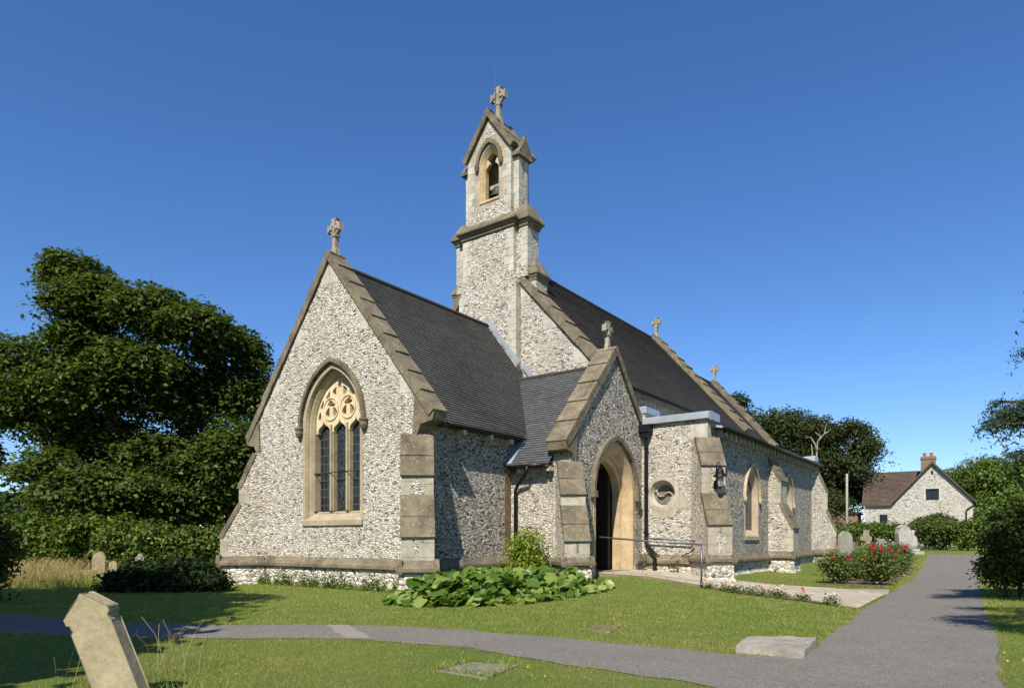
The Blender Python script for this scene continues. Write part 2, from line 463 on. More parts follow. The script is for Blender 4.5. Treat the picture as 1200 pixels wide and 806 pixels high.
class MB:
    def __init__(s):
        s.v, s.f, s.uv, s.mi = [], [], [], []
        s.cuts = []

    def cut(s):                              # start a new piece: build() makes every piece an object of its own
        if s.f and (not s.cuts or s.cuts[-1] != (len(s.v), len(s.f))):
            s.cuts.append((len(s.v), len(s.f)))

    def face(s, pts, uv=None, mi=0):
        i = len(s.v)
        s.v.extend(pts)
        s.f.append(tuple(range(i, i + len(pts))))
        s.uv.append(uv)
        s.mi.append(mi)

    def hexa(s, p):                          # p: 4 bottom + 4 top
        i = len(s.v)
        s.v.extend(p)
        for q in ((0, 3, 2, 1), (4, 5, 6, 7), (0, 1, 5, 4), (1, 2, 6, 5), (2, 3, 7, 6), (3, 0, 4, 7)):
            s.f.append(tuple(i + k for k in q))
            s.uv.append(None)
            s.mi.append(0)

    def box(s, fr, a0, a1, z0, z1, o0, o1):
        s.hexa([fr.p(a0, z0, o0), fr.p(a1, z0, o0), fr.p(a1, z0, o1), fr.p(a0, z0, o1),
                fr.p(a0, z1, o0), fr.p(a1, z1, o0), fr.p(a1, z1, o1), fr.p(a0, z1, o1)])

    def wbox(s, x0, x1, y0, y1, z0, z1):
        s.box(Fr((0, 0, 0), (1, 0, 0), (0, 1, 0)), x0, x1, z0, z1, y0, y1)

    def prism(s, fr, poly, o0, o1, holes=(), mi=0):     # polygon in (a, z), swept along out
        loops = [list(poly)] + [list(h) for h in holes]
        flat = [q for l in loops for q in l]
        tri = tessellate_polygon([[Vector((q[0], q[1], 0)) for q in l] for l in loops])
        i = len(s.v)
        n = len(flat)
        s.v.extend(fr.p(q[0], q[1], o1) for q in flat)
        s.v.extend(fr.p(q[0], q[1], o0) for q in flat)
        for t in tri:
            s.f.append((i + t[0], i + t[1], i + t[2])); s.uv.append([flat[k] for k in t]); s.mi.append(mi)
            s.f.append((i + n + t[2], i + n + t[1], i + n + t[0])); s.uv.append(None); s.mi.append(mi)
        k = i
        for l in loops:
            m = len(l)
            for j in range(m):
                s.f.append((k + j, k + (j + 1) % m, k + n + (j + 1) % m, k + n + j)); s.uv.append(None); s.mi.append(mi)
            k += m

    def profile(s, fr, poly, a0, a1):                   # polygon in (out, z), swept along a
        f2 = Fr(fr.o, fr.n, fr.a)
        s.prism(f2, poly, a0, a1)

    def loft(s, fr, A, oA, B, oB, closed=False):        # strip between two (a, z) polylines at two depths
        n = len(A)
        for j in range(n if closed else n - 1):
            k = (j + 1) % n
            s.face([fr.p(*A[j], oA), fr.p(*A[k], oA), fr.p(*B[k], oB), fr.p(*B[j], oB)])

    def ring(s, fr, A, B, o0, o1, closed=False):        # solid band between two polylines, o0..o1
        s.loft(fr, A, o1, B, o1, closed)
        s.loft(fr, B, o0, A, o0, closed)
        s.loft(fr, A, o0, A, o1, closed)
        s.loft(fr, B, o1, B, o0, closed)
        if not closed:
            for e in (0, -1):
                s.face([fr.p(*A[e], o0), fr.p(*A[e], o1), fr.p(*B[e], o1), fr.p(*B[e], o0)])

    def tube(s, pts, rad, n=8, cap=True):
        pts = [Vector(p) for p in pts]
        if isinstance(rad, (int, float)):
            rad = [rad] * len(pts)
        rows = []
        up = None
        for i, p in enumerate(pts):
            d = (pts[min(i + 1, len(pts) - 1)] - pts[max(i - 1, 0)]).normalized()
            if up is None:
                up = d.orthogonal().normalized()
            else:
                up = (up - d * up.dot(d))
                up = up.normalized() if up.length > 1e-4 else d.orthogonal().normalized()
            b = d.cross(up)
            i0 = len(s.v)
            for k in range(n):
                a = 2 * math.pi * k / n
                s.v.append(p + (up * math.cos(a) + b * math.sin(a)) * rad[i])
            rows.append(i0)
        for r0, r1 in zip(rows, rows[1:]):
            for k in range(n):
                s.f.append((r0 + k, r0 + (k + 1) % n, r1 + (k + 1) % n, r1 + k)); s.uv.append(None); s.mi.append(0)
        if cap:
            s.f.append(tuple(rows[0] + k for k in range(n))[::-1]); s.uv.append(None); s.mi.append(0)
            s.f.append(tuple(rows[-1] + k for k in range(n))); s.uv.append(None); s.mi.append(0)

    def lathe(s, c, prof, n=16):
        rows = []
        for r, z in prof:
            i0 = len(s.v)
            for k in range(n):
                a = 2 * math.pi * k / n
                s.v.append(Vector((c[0] + r * math.cos(a), c[1] + r * math.sin(a), c[2] + z)))
            rows.append(i0)
        for r0, r1 in zip(rows, rows[1:]):
            for k in range(n):
                s.f.append((r0 + k, r0 + (k + 1) % n, r1 + (k + 1) % n, r1 + k)); s.uv.append(None); s.mi.append(0)

    def build(s, name, mat, parent=None, base=None, smooth=False, bevel=0, recalc=True, matfn=None, jitter=0):
        if s.cuts:
            ends = s.cuts + [(len(s.v), len(s.f))]
            out, v0, f0 = [], 0, 0
            for v1, f1 in ends:
                if f1 > f0:
                    q = MB()
                    q.v, q.uv, q.mi = s.v[v0:v1], s.uv[f0:f1], s.mi[f0:f1]
                    q.f = [tuple(k - v0 for k in f) for f in s.f[f0:f1]]
                    out.append(q.build(name, mat, parent, base, smooth, bevel, recalc, matfn, jitter))
                v0, f0 = v1, f1
            return out
        mats = mat if isinstance(mat, (list, tuple)) else [mat]
        org = world_origin(parent) if parent is not None else Vector(base or (0, 0, 0))
        me = bpy.data.meshes.new(name)
        me.from_pydata([tuple(Vector(v) - org) for v in s.v], [], s.f)
        uvl = me.uv_layers.new(name="uv")
        k = 0
        for f, uv in zip(s.f, s.uv):
            for j in range(len(f)):
                uvl.data[k].uv = uv[j] if uv else (0, 0)
                k += 1
        me.polygons.foreach_set("material_index", s.mi)
        bm = bmesh.new()
        bm.from_mesh(me)
        if bevel:
            bmesh.ops.remove_doubles(bm, verts=bm.verts, dist=.0005)
            ed = [e for e in bm.edges if len(e.link_faces) == 2 and e.calc_face_angle(0) > .5]
            bmesh.ops.bevel(bm, geom=ed, offset=bevel, segments=2, profile=.6, affect='EDGES', clamp_overlap=True)
        if recalc:
            bmesh.ops.recalc_face_normals(bm, faces=bm.faces)
        if jitter:
            for v in bm.verts:
                v.co += Vector((random.uniform(-1, 1), random.uniform(-1, 1), random.uniform(-1, 1))) * jitter
        if matfn:
            for f in bm.faces:
                f.material_index = matfn(f)
        bm.to_mesh(me)
        bm.free()
        return link_mesh(name, me, mats, parent, base, smooth)


def arch(c, zs, hw, za, zb=None, n=14):      # two-centred arch from left foot, over the apex, to the right foot
    H = za - zs
    k = (H * H - hw * hw) / (2 * hw)
    r = hw + k
    t1 = math.atan2(H, k)
    right = [(c - k + r * math.cos(t1 * i / n), zs + r * math.sin(t1 * i / n)) for i in range(n + 1)]
    left = [(2 * c - a, z) for a, z in right]
    pts = left + right[::-1][1:]
    if zb is not None:
        pts = [(c - hw, zb)] + pts + [(c + hw, zb)]
    return pts


def circle(c, z, r, n=28):
    return [(c + r * math.cos(2 * math.pi * i / n), z + r * math.sin(2 * math.pi * i / n)) for i in range(n)]


def roof(mb, e0, e1, r0, r1, courses, t=.022, uscale=1.0):
    """One slope from eave e0-e1 up to ridge r0-r1, laid in lapped courses."""
    e0, e1, r0, r1 = map(Vector, (e0, e1, r0, r1))
    nrm = (e1 - e0).cross(r0 - e0).normalized()
    if nrm.z < 0:
        nrm = -nrm
    ax = (e1 - e0).normalized()
    for i in range(courses):
        s0, s1 = i / courses, (i + 1) / courses
        a0, a1 = e0.lerp(r0, s0), e1.lerp(r1, s0)
        b0, b1 = e0.lerp(r0, s1), e1.lerp(r1, s1)
        lift = nrm * (t * random.uniform(.95, 1.05))
        u = lambda p: (p - e0).dot(ax)
        v0, v1 = i * .1, i * .1 + .098
        # split along the course so tile edges wander a little
        n = max(1, int((a1 - a0).length / .9))
        for j in range(n):
            f0, f1 = j / n, (j + 1) / n
            p0, p1 = a0.lerp(a1, f0), a0.lerp(a1, f1)
            q0, q1 = b0.lerp(b1, f0), b0.lerp(b1, f1)
            l = lift * random.uniform(.94, 1.06)
            mb.face([p0 + l, p1 + l, q1 + nrm * .001, q0 + nrm * .001], [(u(p0), v0), (u(p1), v0), (u(q1), v1), (u(q0), v1)])
            mb.face([p0, p1, p1 + l, p0 + l], [(u(p0), v0), (u(p1), v0), (u(p1), v0), (u(p0), v0)])


def coping(mb, fr, top, end, o0, o1, n, th, lap=.035):
    """Lapped coping stones down a gable slope: top and end are (a, z) on the upper surface."""
    (a0, z0), (a1, z1) = top, end
    L = math.hypot(a1 - a0, z1 - z0)
    tx, tz = (a1 - a0) / L, (z1 - z0) / L
    nx, nz = (tz, -tx) if (-tx) > 0 else (-tz, tx)
    for i in range(n):
        s0, s1 = L * i / n, L * (i + 1) / n - .006
        lp = lap * random.uniform(.7, 1.2)
        P = [(a0 + tx * s0, z0 + tz * s0), (a0 + tx * s1 + nx * lp, z0 + tz * s1 + nz * lp),
             (a0 + tx * s1 - nx * th, z0 + tz * s1 - nz * th), (a0 + tx * s0 - nx * th, z0 + tz * s0 - nz * th)]
        mb.prism(fr, P, o0 + random.uniform(-.006, .006), o1 + random.uniform(-.008, .008))


def corner_stones(mb, c, d1, d2, z0, z1, long=.42, short=.24, h=.30, th=.012):
    """Alternating dressed stones wrapping a vertical corner; d1, d2 point along the two faces away from it."""
    d1, d2 = Vector(d1).normalized(), Vector(d2).normalized()
    c = Vector((c[0], c[1], 0))
    z, k = z0, 0
    mb.cut()
    while z < z1 - .08:
        hh = min(h * random.uniform(.8, 1.2), z1 - z)
        l1, l2 = (long, short) if k % 2 else (short, long)
        l1 *= random.uniform(.85, 1.15); l2 *= random.uniform(.85, 1.15)
        o = c - (d1 + d2) * th
        a, b = d1 * (l1 + th), d2 * (l2 + th)
        i = lambda v, zz: v + Vector((0, 0, zz))
        w1, w2 = d2 * (th + .06), d1 * (th + .06)
        # two thin slabs meeting at the corner
        mb.hexa([i(o, z), i(o + a, z), i(o + a + w1, z), i(o + w1, z), i(o, z + hh - .01), i(o + a, z + hh - .01), i(o + a + w1, z + hh - .01), i(o + w1, z + hh - .01)])
        o2 = o + d1 * .0015 + w1
        mb.hexa([i(o2 - d1 * .0015, z), i(o2 - d1 * .0015 + w2, z), i(o2 - d1 * .0015 + w2 + b - w1, z), i(o2 - d1 * .0015 + b - w1, z),
                 i(o2 - d1 * .0015, z + hh - .01), i(o2 - d1 * .0015 + w2, z + hh - .01), i(o2 - d1 * .0015 + w2 + b - w1, z + hh - .01), i(o2 - d1 * .0015 + b - w1, z + hh - .01)])
        z += hh
        k += 1


def buttress(parent, corner, ndir, w, prof, name='buttress', side_quoins=True):
    """Stepped buttress: prof lists (out, z) from the foot up to the wall; flint sides, dressed front, weathered slopes."""
    n = Vector((ndir[0], ndir[1], 0)).normalized()
    a = Vector((-n.y, n.x, 0))
    fr = Fr((corner[0], corner[1], 0), a, n)
    mb = MB()
    poly = [(-.62, -.5)] + prof + [(-.62, prof[-1][1])]
    mb.profile(fr, poly, -w / 2, w / 2)

    def mf(f):
        o = f.normal.dot(n)
        if f.normal.z > .25:
            return 2
        if o > .5:
            return 1
        return 0
    b = mb.build(name, [M['flint'], M['ashlar'], M['weathered']], parent, matfn=mf)
    # weathering slabs with a drip under each slope, and dressed edges on the front corners
    wm, qm, fm_ = MB(), MB(), MB()
    for (o0, z0), (o1, z1) in zip(prof, prof[1:]):
        if o1 < o0 - .02 and z1 > z0 + .02:
            mid = ((o0 + o1) / 2, (z0 + z1) / 2)
            for (oa, za), (ob, zb) in (((o0, z0), mid), (mid, (o1, z1))):
                L = math.hypot(oa - ob, zb - za)
                wm.cut() if (oa, za) == (o0, z0) else None
                sx, sz = (zb - za) / L, (oa - ob) / L
                jt = random.uniform(.0, .006)
                wm.profile(fr, [(oa + sx * (.055 + jt) + .012, za - .03), (oa + sx * .02 - .06, za - .05), (ob - .06, zb - .03), (ob + sx * .03, zb + sz * .03)], -w / 2 - .018 - jt, w / 2 + .018 + jt)
        elif abs(o1 - o0) < .02 and z1 - z0 > .3:
            if z1 - z0 > .4:
                zz = max(z0, .90)
                fm_.cut()
                fm_.prism(fr, [(-w * .26, zz + .03), (w * .20, zz + .02), (w * .27, zz + .2), (w * .18, z1 - .12), (-w * .16, z1 - .11), (-w * .28, z1 - .25)], o0 - .05, o0 + .005)
            for sgn in (-1, 1):
                e = fr.p(sgn * w / 2, 0, o0)
                corner_stones(qm, (e.x, e.y), -a * sgn, -n, z0 + .01, z1 - .06, .34, .22, .28, .008)
    wm.build('weathering_slope', M['weathered'], b, bevel=.012)
    if fm_.f:
        fm_.build('flint_panel', M['flint'], b)
    if side_quoins:
        qm.build('corner_stones', M['ashlar'], b)
    return b


def gable_cross(parent, fr, a, z, h, th=.16, mat=None, out=0.0, name='gable_cross'):
    """Wheel-headed stone cross on a tapered stem."""
    mb = MB()
    hr = h * .25                       # head radius
    zc = z + h - hr
    stem = h * .066
    mb.prism(fr, [(a - stem * 2.1, z - .15), (a + stem * 2.1, z - .15), (a + stem * 1.5, z + h * .12), (a + stem, z + h * .2), (a + stem * .9, zc), (a - stem * .9, zc), (a - stem, z + h * .2), (a - stem * 1.5, z + h * .12)], out - th / 2, out + th / 2)
    for k in range(4):
        t = math.pi / 2 * k
        ct, st = math.cos(t), math.sin(t)
        P = [(hr * .10, -hr * .2), (hr * .62, -hr * .2), (hr, -hr * .46), (hr * 1.02, hr * .46), (hr * .62, hr * .2), (hr * .10, hr * .2)]
        e = .004 * k
        mb.prism(fr, [(a + x * ct - y * st, zc + x * st + y * ct) for x, y in P], out - th / 2 - .005 - e, out + th / 2 + .005 + e)
    mb.ring(fr, circle(a, zc, hr * .55, 20), circle(a, zc, hr * .8, 20), out - th * .38, out + th * .38, True)
    mb.prism(fr, circle(a, zc, hr * .24, 10), out - th * .6, out + th * .6)
    return mb.build(name, mat or M['weathered'], parent, bevel=.008)


def np_mesh(name, V, Q, mat, parent=None, base=None, smooth=False):
    org = world_origin(parent) if parent is not None else Vector(base or (0, 0, 0))
    V = np.asarray(V, dtype=np.float32) - np.array(org, dtype=np.float32)
    Q = np.asarray(Q, dtype=np.int32)
    k = Q.shape[1]
    me = bpy.data.meshes.new(name)
    me.vertices.add(len(V))
    me.vertices.foreach_set("co", V.ravel())
    me.loops.add(Q.size)
    me.loops.foreach_set("vertex_index", Q.ravel())
    me.polygons.add(len(Q))
    me.polygons.foreach_set("loop_start", np.arange(0, Q.size, k, dtype=np.int32))
    try:
        me.polygons.foreach_set("loop_total", np.full(len(Q), k, dtype=np.int32))
    except Exception:
        pass
    me.update(calc_edges=True)
    return link_mesh(name, me, [mat], parent, base, smooth)


def unit(v):
    return v / np.maximum(np.linalg.norm(v, axis=-1, keepdims=True), 1e-6)


def leaves(C, N, size, aspect=.6, fold=.25):
    """Rhombic leaves: centres C, normals N, lengths size -> verts, quads."""
    n = len(C)
    N = unit(N)
    T = unit(np.cross(N, rng.normal(size=(n, 3))))
    B = np.cross(N, T)
    s = np.asarray(size).reshape(-1, 1) * np.ones((n, 1))
    a, b = s * .5, s * .5 * aspect
    V = np.stack([C - T * a, C - T * a * .1 + B * b + N * s * fold * .5, C + T * a - N * s * fold * .3, C - T * a * .1 - B * b + N * s * fold * .5], 1).reshape(-1, 3)
    return V, np.arange(4 * n).reshape(-1, 4)


def crown_points(blobs, per_m2, spread, k, up=.6, flat=.45, fill=.25):
    """Leaf clumps over a set of ellipsoids (centre, radii): returns leaf centres and normals."""
    CC, NN = [], []
    for c, r in blobs:
        c, r = np.array(c), np.array(r)
        area = 4 * math.pi * ((r[0] * r[1]) ** 1.6 / 3 + (r[0] * r[2]) ** 1.6 / 3 + (r[1] * r[2]) ** 1.6 / 3) ** (1 / 1.6)
        n = max(6, int(area * per_m2))
        d = unit(rng.normal(size=(n, 3)))
        rad = np.where(rng.random(n) < fill, rng.random(n) ** .5 * .85, rng.normal(1.0, .09, n))
        P = c + d * r * rad[:, None]
        m = rng.poisson(k, n) + 2
        idx = np.repeat(np.arange(n), m)
        off = rng.normal(size=(len(idx), 3)) * spread * rng.uniform(.6, 1.35, n)[idx][:, None]
        off[:, 2] *= flat
        off[:, 2] -= .35 * (off[:, 0] ** 2 + off[:, 1] ** 2) / max(spread, .01)
        CC.append(P[idx] + off)
        nn = d[idx] * .55 + np.array([0, 0, up]) + rng.normal(size=(len(idx), 3)) * .45
        NN.append(nn)
    return np.concatenate(CC), np.concatenate(NN)


def clumpy(blobs, n=9, f=.42, seed=1, core=.72):
    """Break each mass of a crown into smaller boughs around its surface."""
    rr = np.random.default_rng(seed)
    out = []
    for c, r in blobs:
        c, r = np.array(c), np.array(r)
        out.append((tuple(c), tuple(r * core)))
        d = unit(rr.normal(size=(n, 3)))
        d[:, 2] = np.abs(d[:, 2]) * .9 - .25
        for q in d:
            k = f * rr.uniform(.65, 1.25)
            out.append((tuple(c + q * r * rr.uniform(.62, .92)), (r[0] * k, r[1] * k, r[2] * k * .7)))
    return out


def trunk_mb(base, top, r0, r1, limbs, seed=1, wob=.3):
    rr = random.Random(seed)
    mb = MB()
    base, top = Vector(base), Vector(top)
    pts = [base.lerp(top, i / 6) + Vector((rr.uniform(-1, 1), rr.uniform(-1, 1), 0)) * wob * (i / 6) for i in range(7)]
    pts[0] = base - Vector((0, 0, .2))
    mb.tube(pts, [r0 * 1.35 if i == 0 else r0 + (r1 - r0) * i / 6 for i in range(7)], 10)
    for t, e in limbs:
        s = base.lerp(top, t)
        e = Vector(e)
        mid = s.lerp(e, .5) + Vector((rr.uniform(-.3, .3), rr.uniform(-.3, .3), .25 * (e - s).length * .5))
        q = [s, s.lerp(mid, .5) + Vector((0, 0, .1)), mid, mid.lerp(e, .5), e]
        ra = (r0 + (r1 - r0) * t) * .5
        mb.tube(q, [ra, ra * .8, ra * .6, ra * .4, ra * .12], 6)
    return mb


def tree(name, label, cat, base, top, r0, blobs, leafmat, size, per_m2, spread, k, group=None, up=.6, flat=.45, fill=.25, aspect=.6, nlimbs=None, bark=None, sub=9, core=.72):
    root = empty(name, base, label, cat, group)
    C, N = crown_points(clumpy(blobs, sub, seed=len(blobs), core=core) if sub else blobs, per_m2, spread, k, up, flat, fill)
    V, Q = leaves(C, N, size * rng.uniform(.65, 1.35, len(C)), aspect)
    np_mesh('crown', V, Q, leafmat, root)
    lim = []
    bl = blobs if nlimbs is None else blobs[:nlimbs]
    for c, r in bl:
        h = (c[2] - base[2]) / max(.1, top[2] - base[2])
        lim.append((min(.95, max(.2, h - .25)), c))
    trunk_mb(base, top, r0, r0 * .25, lim, seed=len(blobs)).build('trunk', bark or M['bark'], root, smooth=True)
    return root


def pblob(px, py, d, rx, ry, depth=None):
    c = at(px, py, d)
    return (tuple(c), (rx * d / F, (depth or rx) * d / F, ry * d / F))

# ================================================================ THE GROUND
def ground():
    ys = [-400, -120, -60, -30] + list(range(-20, 14, 2)) + [14 + .4 * i for i in range(20)] + list(range(22, 80, 2)) + [90, 120, 200, 400, 900]
    xs = [-700, -250, -120, -60, -30, -15] + [-13 + .4 * i for i in range(21)] + [-4, 0, 4, 8, 15, 30, 60, 120, 250, 700]
    mb = MB()
    V = [(x, y, gz(x, y)) for y in ys for x in xs]
    me = bpy.data.meshes.new('lawn')
    n = len(xs)
    me.from_pydata(V, [], [(j * n + i, j * n + i + 1, (j + 1) * n + i + 1, (j + 1) * n + i) for j in range(len(ys) - 1) for i in range(n - 1)])
    o = link_mesh('lawn', me, [M['lawn']])
    tag(o, 'mown green churchyard lawn with dry patches', None, None, 'structure')


ground()

NEAR_TOP = [(-60, 700), (0, 719), (120, 728), (250, 732.5), (379, 732), (446, 733), (550, 738.4), (680, 750), (760, 757), (860, 767), (930, 771), (951, 763)]
NEAR_BOT = [(845, 806), (800, 797), (758, 792), (668, 779), (550, 759), (502, 755), (432, 749.6), (354, 747.4), (286, 748), (150, 748), (0, 741), (-60, 730)]
MAIN_L = [(951, 763), (970, 744), (985, 734), (1000, 725)]
main_left = [G(*p) for p in MAIN_L] + [(-2.25, 14.0), (-2.30, 17), (-2.42, 20), (-2.62, 25), (-2.95, 31), (-3.3, 37), (-3.6, 42), (-3.4, 44)]
main_right = [(-0.75, 44.0), (-0.95, 40), (-1.05, 35), (-.95, 30), (-.75, 25), (-.55, 20), (-.42, 16), (-.2, 12), (-.12, 10), (-.08, 7.4), (-.1, 4), (-.2, 1), (-1.5, -2)]
near = [G(*p) for p in NEAR_TOP]
near_b = [G(*p) for p in NEAR_BOT]
PATH_POLY = near + main_left[1:] + main_right + [(-2.0, 2.0), (-2.15, 4.0)] + near_b


def inpoly(P, poly):
    x, y = P[:, 0], P[:, 1]
    r = np.zeros(len(P), bool)
    n = len(poly)
    for i in range(n):
        x0, y0 = poly[i]
        x1, y1 = poly[(i + 1) % n]
        c = ((y0 > y) != (y1 > y)) & (x < (x1 - x0) * (y - y0) / (y1 - y0 + 1e-12) + x0)
        r ^= c
    return r


def sheet(name, poly, z, mat, uvs=True):
    # triangulate and cut every two metres along y so that the sheet follows the rising ground
    bm = bmesh.new()
    tri = tessellate_polygon([[Vector((p[0], p[1], 0)) for p in poly]])
    vs_ = [bm.verts.new((p[0], p[1], 0)) for p in poly]
    for t in tri:
        try:
            bm.faces.new([vs_[k] for k in t])
        except ValueError:
            pass
    for y in range(26, 52, 2):
        bmesh.ops.bisect_plane(bm, geom=bm.verts[:] + bm.edges[:] + bm.faces[:], plane_co=(0, y, 0), plane_no=(0, 1, 0))
    for v in bm.verts:
        v.co.z = hz(v.co.y) + z
    bmesh.ops.recalc_face_normals(bm, faces=bm.faces)
    for f in bm.faces:
        if f.normal.z < 0:
            f.normal_flip()
    me = bpy.data.meshes.new(name)
    bm.to_mesh(me)
    bm.free()
    return link_mesh(name, me, [mat])


def wobble(poly, amp, step=.35):
    out = []
    rr = random.Random(3)
    for (x0, y0), (x1, y1) in zip(poly, poly[1:] + poly[:1]):
        L = math.hypot(x1 - x0, y1 - y0)
        n = max(1, int(L / step))
        for i in range(n):
            t = i / n
            out.append((x0 + (x1 - x0) * t + rr.uniform(-amp, amp), y0 + (y1 - y0) * t + rr.uniform(-amp, amp)))
    return out


tag(sheet('path', wobble(PATH_POLY, .045), .008, M['tarmac']), 'worn grey tarmac path', None, None, 'structure')
tag(sheet('path_verge', wobble([(x, y) for x, y in PATH_POLY], .09, .22), .0045, M['soil']), 'thin crumbling soil verge along the tarmac', None, None, 'structure')
tag(sheet('path_patch', wobble([G(380, 732.6), G(409, 732.8), G(437, 749), G(406, 748.6)], .03, .2), .013, M['patch']), 'pale gravelly patch across the tarmac path', None, None, 'structure')

# paved way from the tarmac up to the porch door
PAVE_F = [(-9.95, 17.45), (-8.3, 17.75), (-6.62, 17.75), (-5.2, 16.75), (-3.5, 15.45), (-2.35, 14.3)]
PAVE_B = [(-9.95, 20.45), (-8.3, 20.45), (-6.7, 20.6), (-5.5, 20.2), (-4.0, 19.8), (-2.45, 19.3)]
PAVE_Z = [.355, .29, .09, .035, .022, .016]


def pave_z(x):
    xs = [p[0] for p in PAVE_F]
    return float(np.interp(x, xs, PAVE_Z))


mb = MB()
for i in range(5):
    f0, f1, b0, b1 = Vector((*PAVE_F[i], PAVE_Z[i])), Vector((*PAVE_F[i + 1], PAVE_Z[i + 1])), Vector((*PAVE_B[i], PAVE_Z[i])), Vector((*PAVE_B[i + 1], PAVE_Z[i + 1]))
    for j in range(4):
        s, t = j / 4, (j + 1) / 4
        q = [f0.lerp(b0, s), f1.lerp(b1, s), f1.lerp(b1, t), f0.lerp(b0, t)]
        mb.face(q, [(p.x * .85 + p.y * .5, p.y * .85 - p.x * .5) for p in q])
    dn = Vector((0, 0, -.6))
    mb.face([f0 + dn, f1 + dn, f1, f0])
    mb.face([b0, b1, b1 + dn, b0 + dn])
tag(mb.build('paved_path', M['paving'], None, recalc=False), 'pale stone paving from the tarmac to the porch', None, None, 'structure')
PAVE_POLY = PAVE_F + PAVE_B[::-1]

# ================================================================ THE CHURCH
XC = -15.05
YW = 12.12
YN = 19.37
YS = 19.07
XA, YA = -7.55, 20.5
XP = -9.75
church = empty('church', (XC, YW, 0), 'flint church with a tall bellcote, steep dark roofs and a gabled south porch', 'church')
S_ = Fr((0, YW, 0), (1, 0, 0), (0, -1, 0))          # front wing wall
NW = Fr((0, YN, 0), (1, 0, 0), (0, -1, 0))          # nave west wall
PF = Fr((XP, 0, 0), (0, 1, 0), (1, 0, 0))           # porch front
AW = Fr((0, YA, 0), (1, 0, 0), (0, -1, 0))          # aisle west wall
AS = Fr((XA, 0, 0), (0, 1, 0), (1, 0, 0))           # aisle south wall
WE = Fr((-11.75, 0, 0), (0, 1, 0), (1, 0, 0))       # wing side wall

# ---- front wing
WX0, WX1 = -18.45, -11.75
KX, KZ, AZ = 3.88, 4.42, 9.22
slope = (AZ - KZ) / KX
cz = lambda d: AZ - slope * d - .20 * math.hypot(1, slope)
win_c = -14.95
wall_poly = [(WX0, -.5), (WX1, -.5), (WX1, cz(WX1 - XC)), (XC, cz(0)), (WX0, cz(XC - WX0))]
mb = MB()
mb.prism(S_, wall_poly, -.6, 0, holes=[arch(win_c, 4.45, 1.14, 5.98, 1.85)[::-1]])
mb.cut()
mb.wbox(-12.35, -11.752, YW + .6, YN, -.5, 4.5)
mb.cut()
mb.wbox(-18.448, -17.85, YW + .6, YN, -.5, 4.45)
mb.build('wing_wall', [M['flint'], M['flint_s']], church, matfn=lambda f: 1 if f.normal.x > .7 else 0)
mb = MB()
for sg in (-1, 1):
    mb.cut()
    coping(mb, S_, (XC, AZ), (XC + sg * KX, KZ), -.44, .07, 9, .175)
    # kneeler and its corbel
    k = XC + sg * KX
    P = [(k, KZ - .02), (k - sg * .05, KZ - .22), (k - sg * .42, KZ - .30), (k - sg * .60, KZ - .62), (k - sg * .70, KZ - .66), (k - sg * .62, KZ + .55)]
    mb.prism(S_, P if sg > 0 else P[::-1], -.43, .04)
mb.build('gable_coping', M['coping'], church, bevel=.012)
mb = MB()                                            # pale bonders in the flint under the coping
for sg in (-1, 1):
    for d in (.35, 1.55, 2.6, 3.05):
        zt = cz(d)
        mb.cut()
        mb.prism(S_, [(XC + sg * d, zt + .04), (XC + sg * (d - .30), zt + .04 + .30 * slope), (XC + sg * (d - .34), zt - .12), (XC + sg * (d - .33), zt - .16), (XC + sg * d, zt - .18)][::sg], -.05, .006)
mb.build('bonder_stones', M['quoin'], church)
mb = MB()
roof(mb, (-11.50, YW + .40, 4.26), (-11.50, YS + .02, 4.26), (XC, YW + .40, 8.9), (XC, YS + .02, 8.9), 60)
mb.cut()
roof(mb, (-18.60, YW + .40, 4.26), (-18.60, YS + .02, 4.26), (XC, YW + .40, 8.9), (XC, YS + .02, 8.9), 60)
mb.build('wing_roof', M['tile'], church, recalc=False)
mb = MB()
for i in range(15):
    y0 = YW + .46 + i * .455
    mb.tube([(XC, y0, 8.90), (XC, min(y0 + .45, YS), 8.90)], .085, 8)
mb.build('ridge_tiles', M['ridge'], church, smooth=False)

# wing window
w = empty('window', (win_c, YW, 0))
w.parent = church
w.location = (win_c - XC, 0, 0)
ORIGIN[w.name] = Vector((win_c, YW, 0))
w["label"] = 'pointed three-light window with curling tracery in the front gable'
A_ = arch(win_c, 4.45, 1.14, 5.98, 1.85)
B_ = arch(win_c, 4.45, 1.01, 5.80, 2.04)
mb = MB()
O_ = arch(win_c, 4.45, 1.25, 6.10, 1.70)
mb.ring(S_, [(x, z) for x, z in A_], O_, -.10, .012)
mb.loft(S_, A_, .012, [(win_c + (x - win_c) * .965, z if z > 2 else z + .02) for x, z in A_], -.07)
A2 = [(win_c + (x - win_c) * .965, 4.45 + (z - 4.45) * .975 if z > 4.45 else z + (.02 if z < 2 else 0)) for x, z in A_]
mb.loft(S_, A2, -.07, A2, -.10)
A3 = [(win_c + (x - win_c) * .93, 4.45 + (z - 4.45) * .95 if z > 4.45 else z) for x, z in A_]
mb.loft(S_, A2, -.10, A3, -.12)
mb.loft(S_, A3, -.12, B_, -.22)
mb.loft(S_, B_, -.22, B_, -.60)
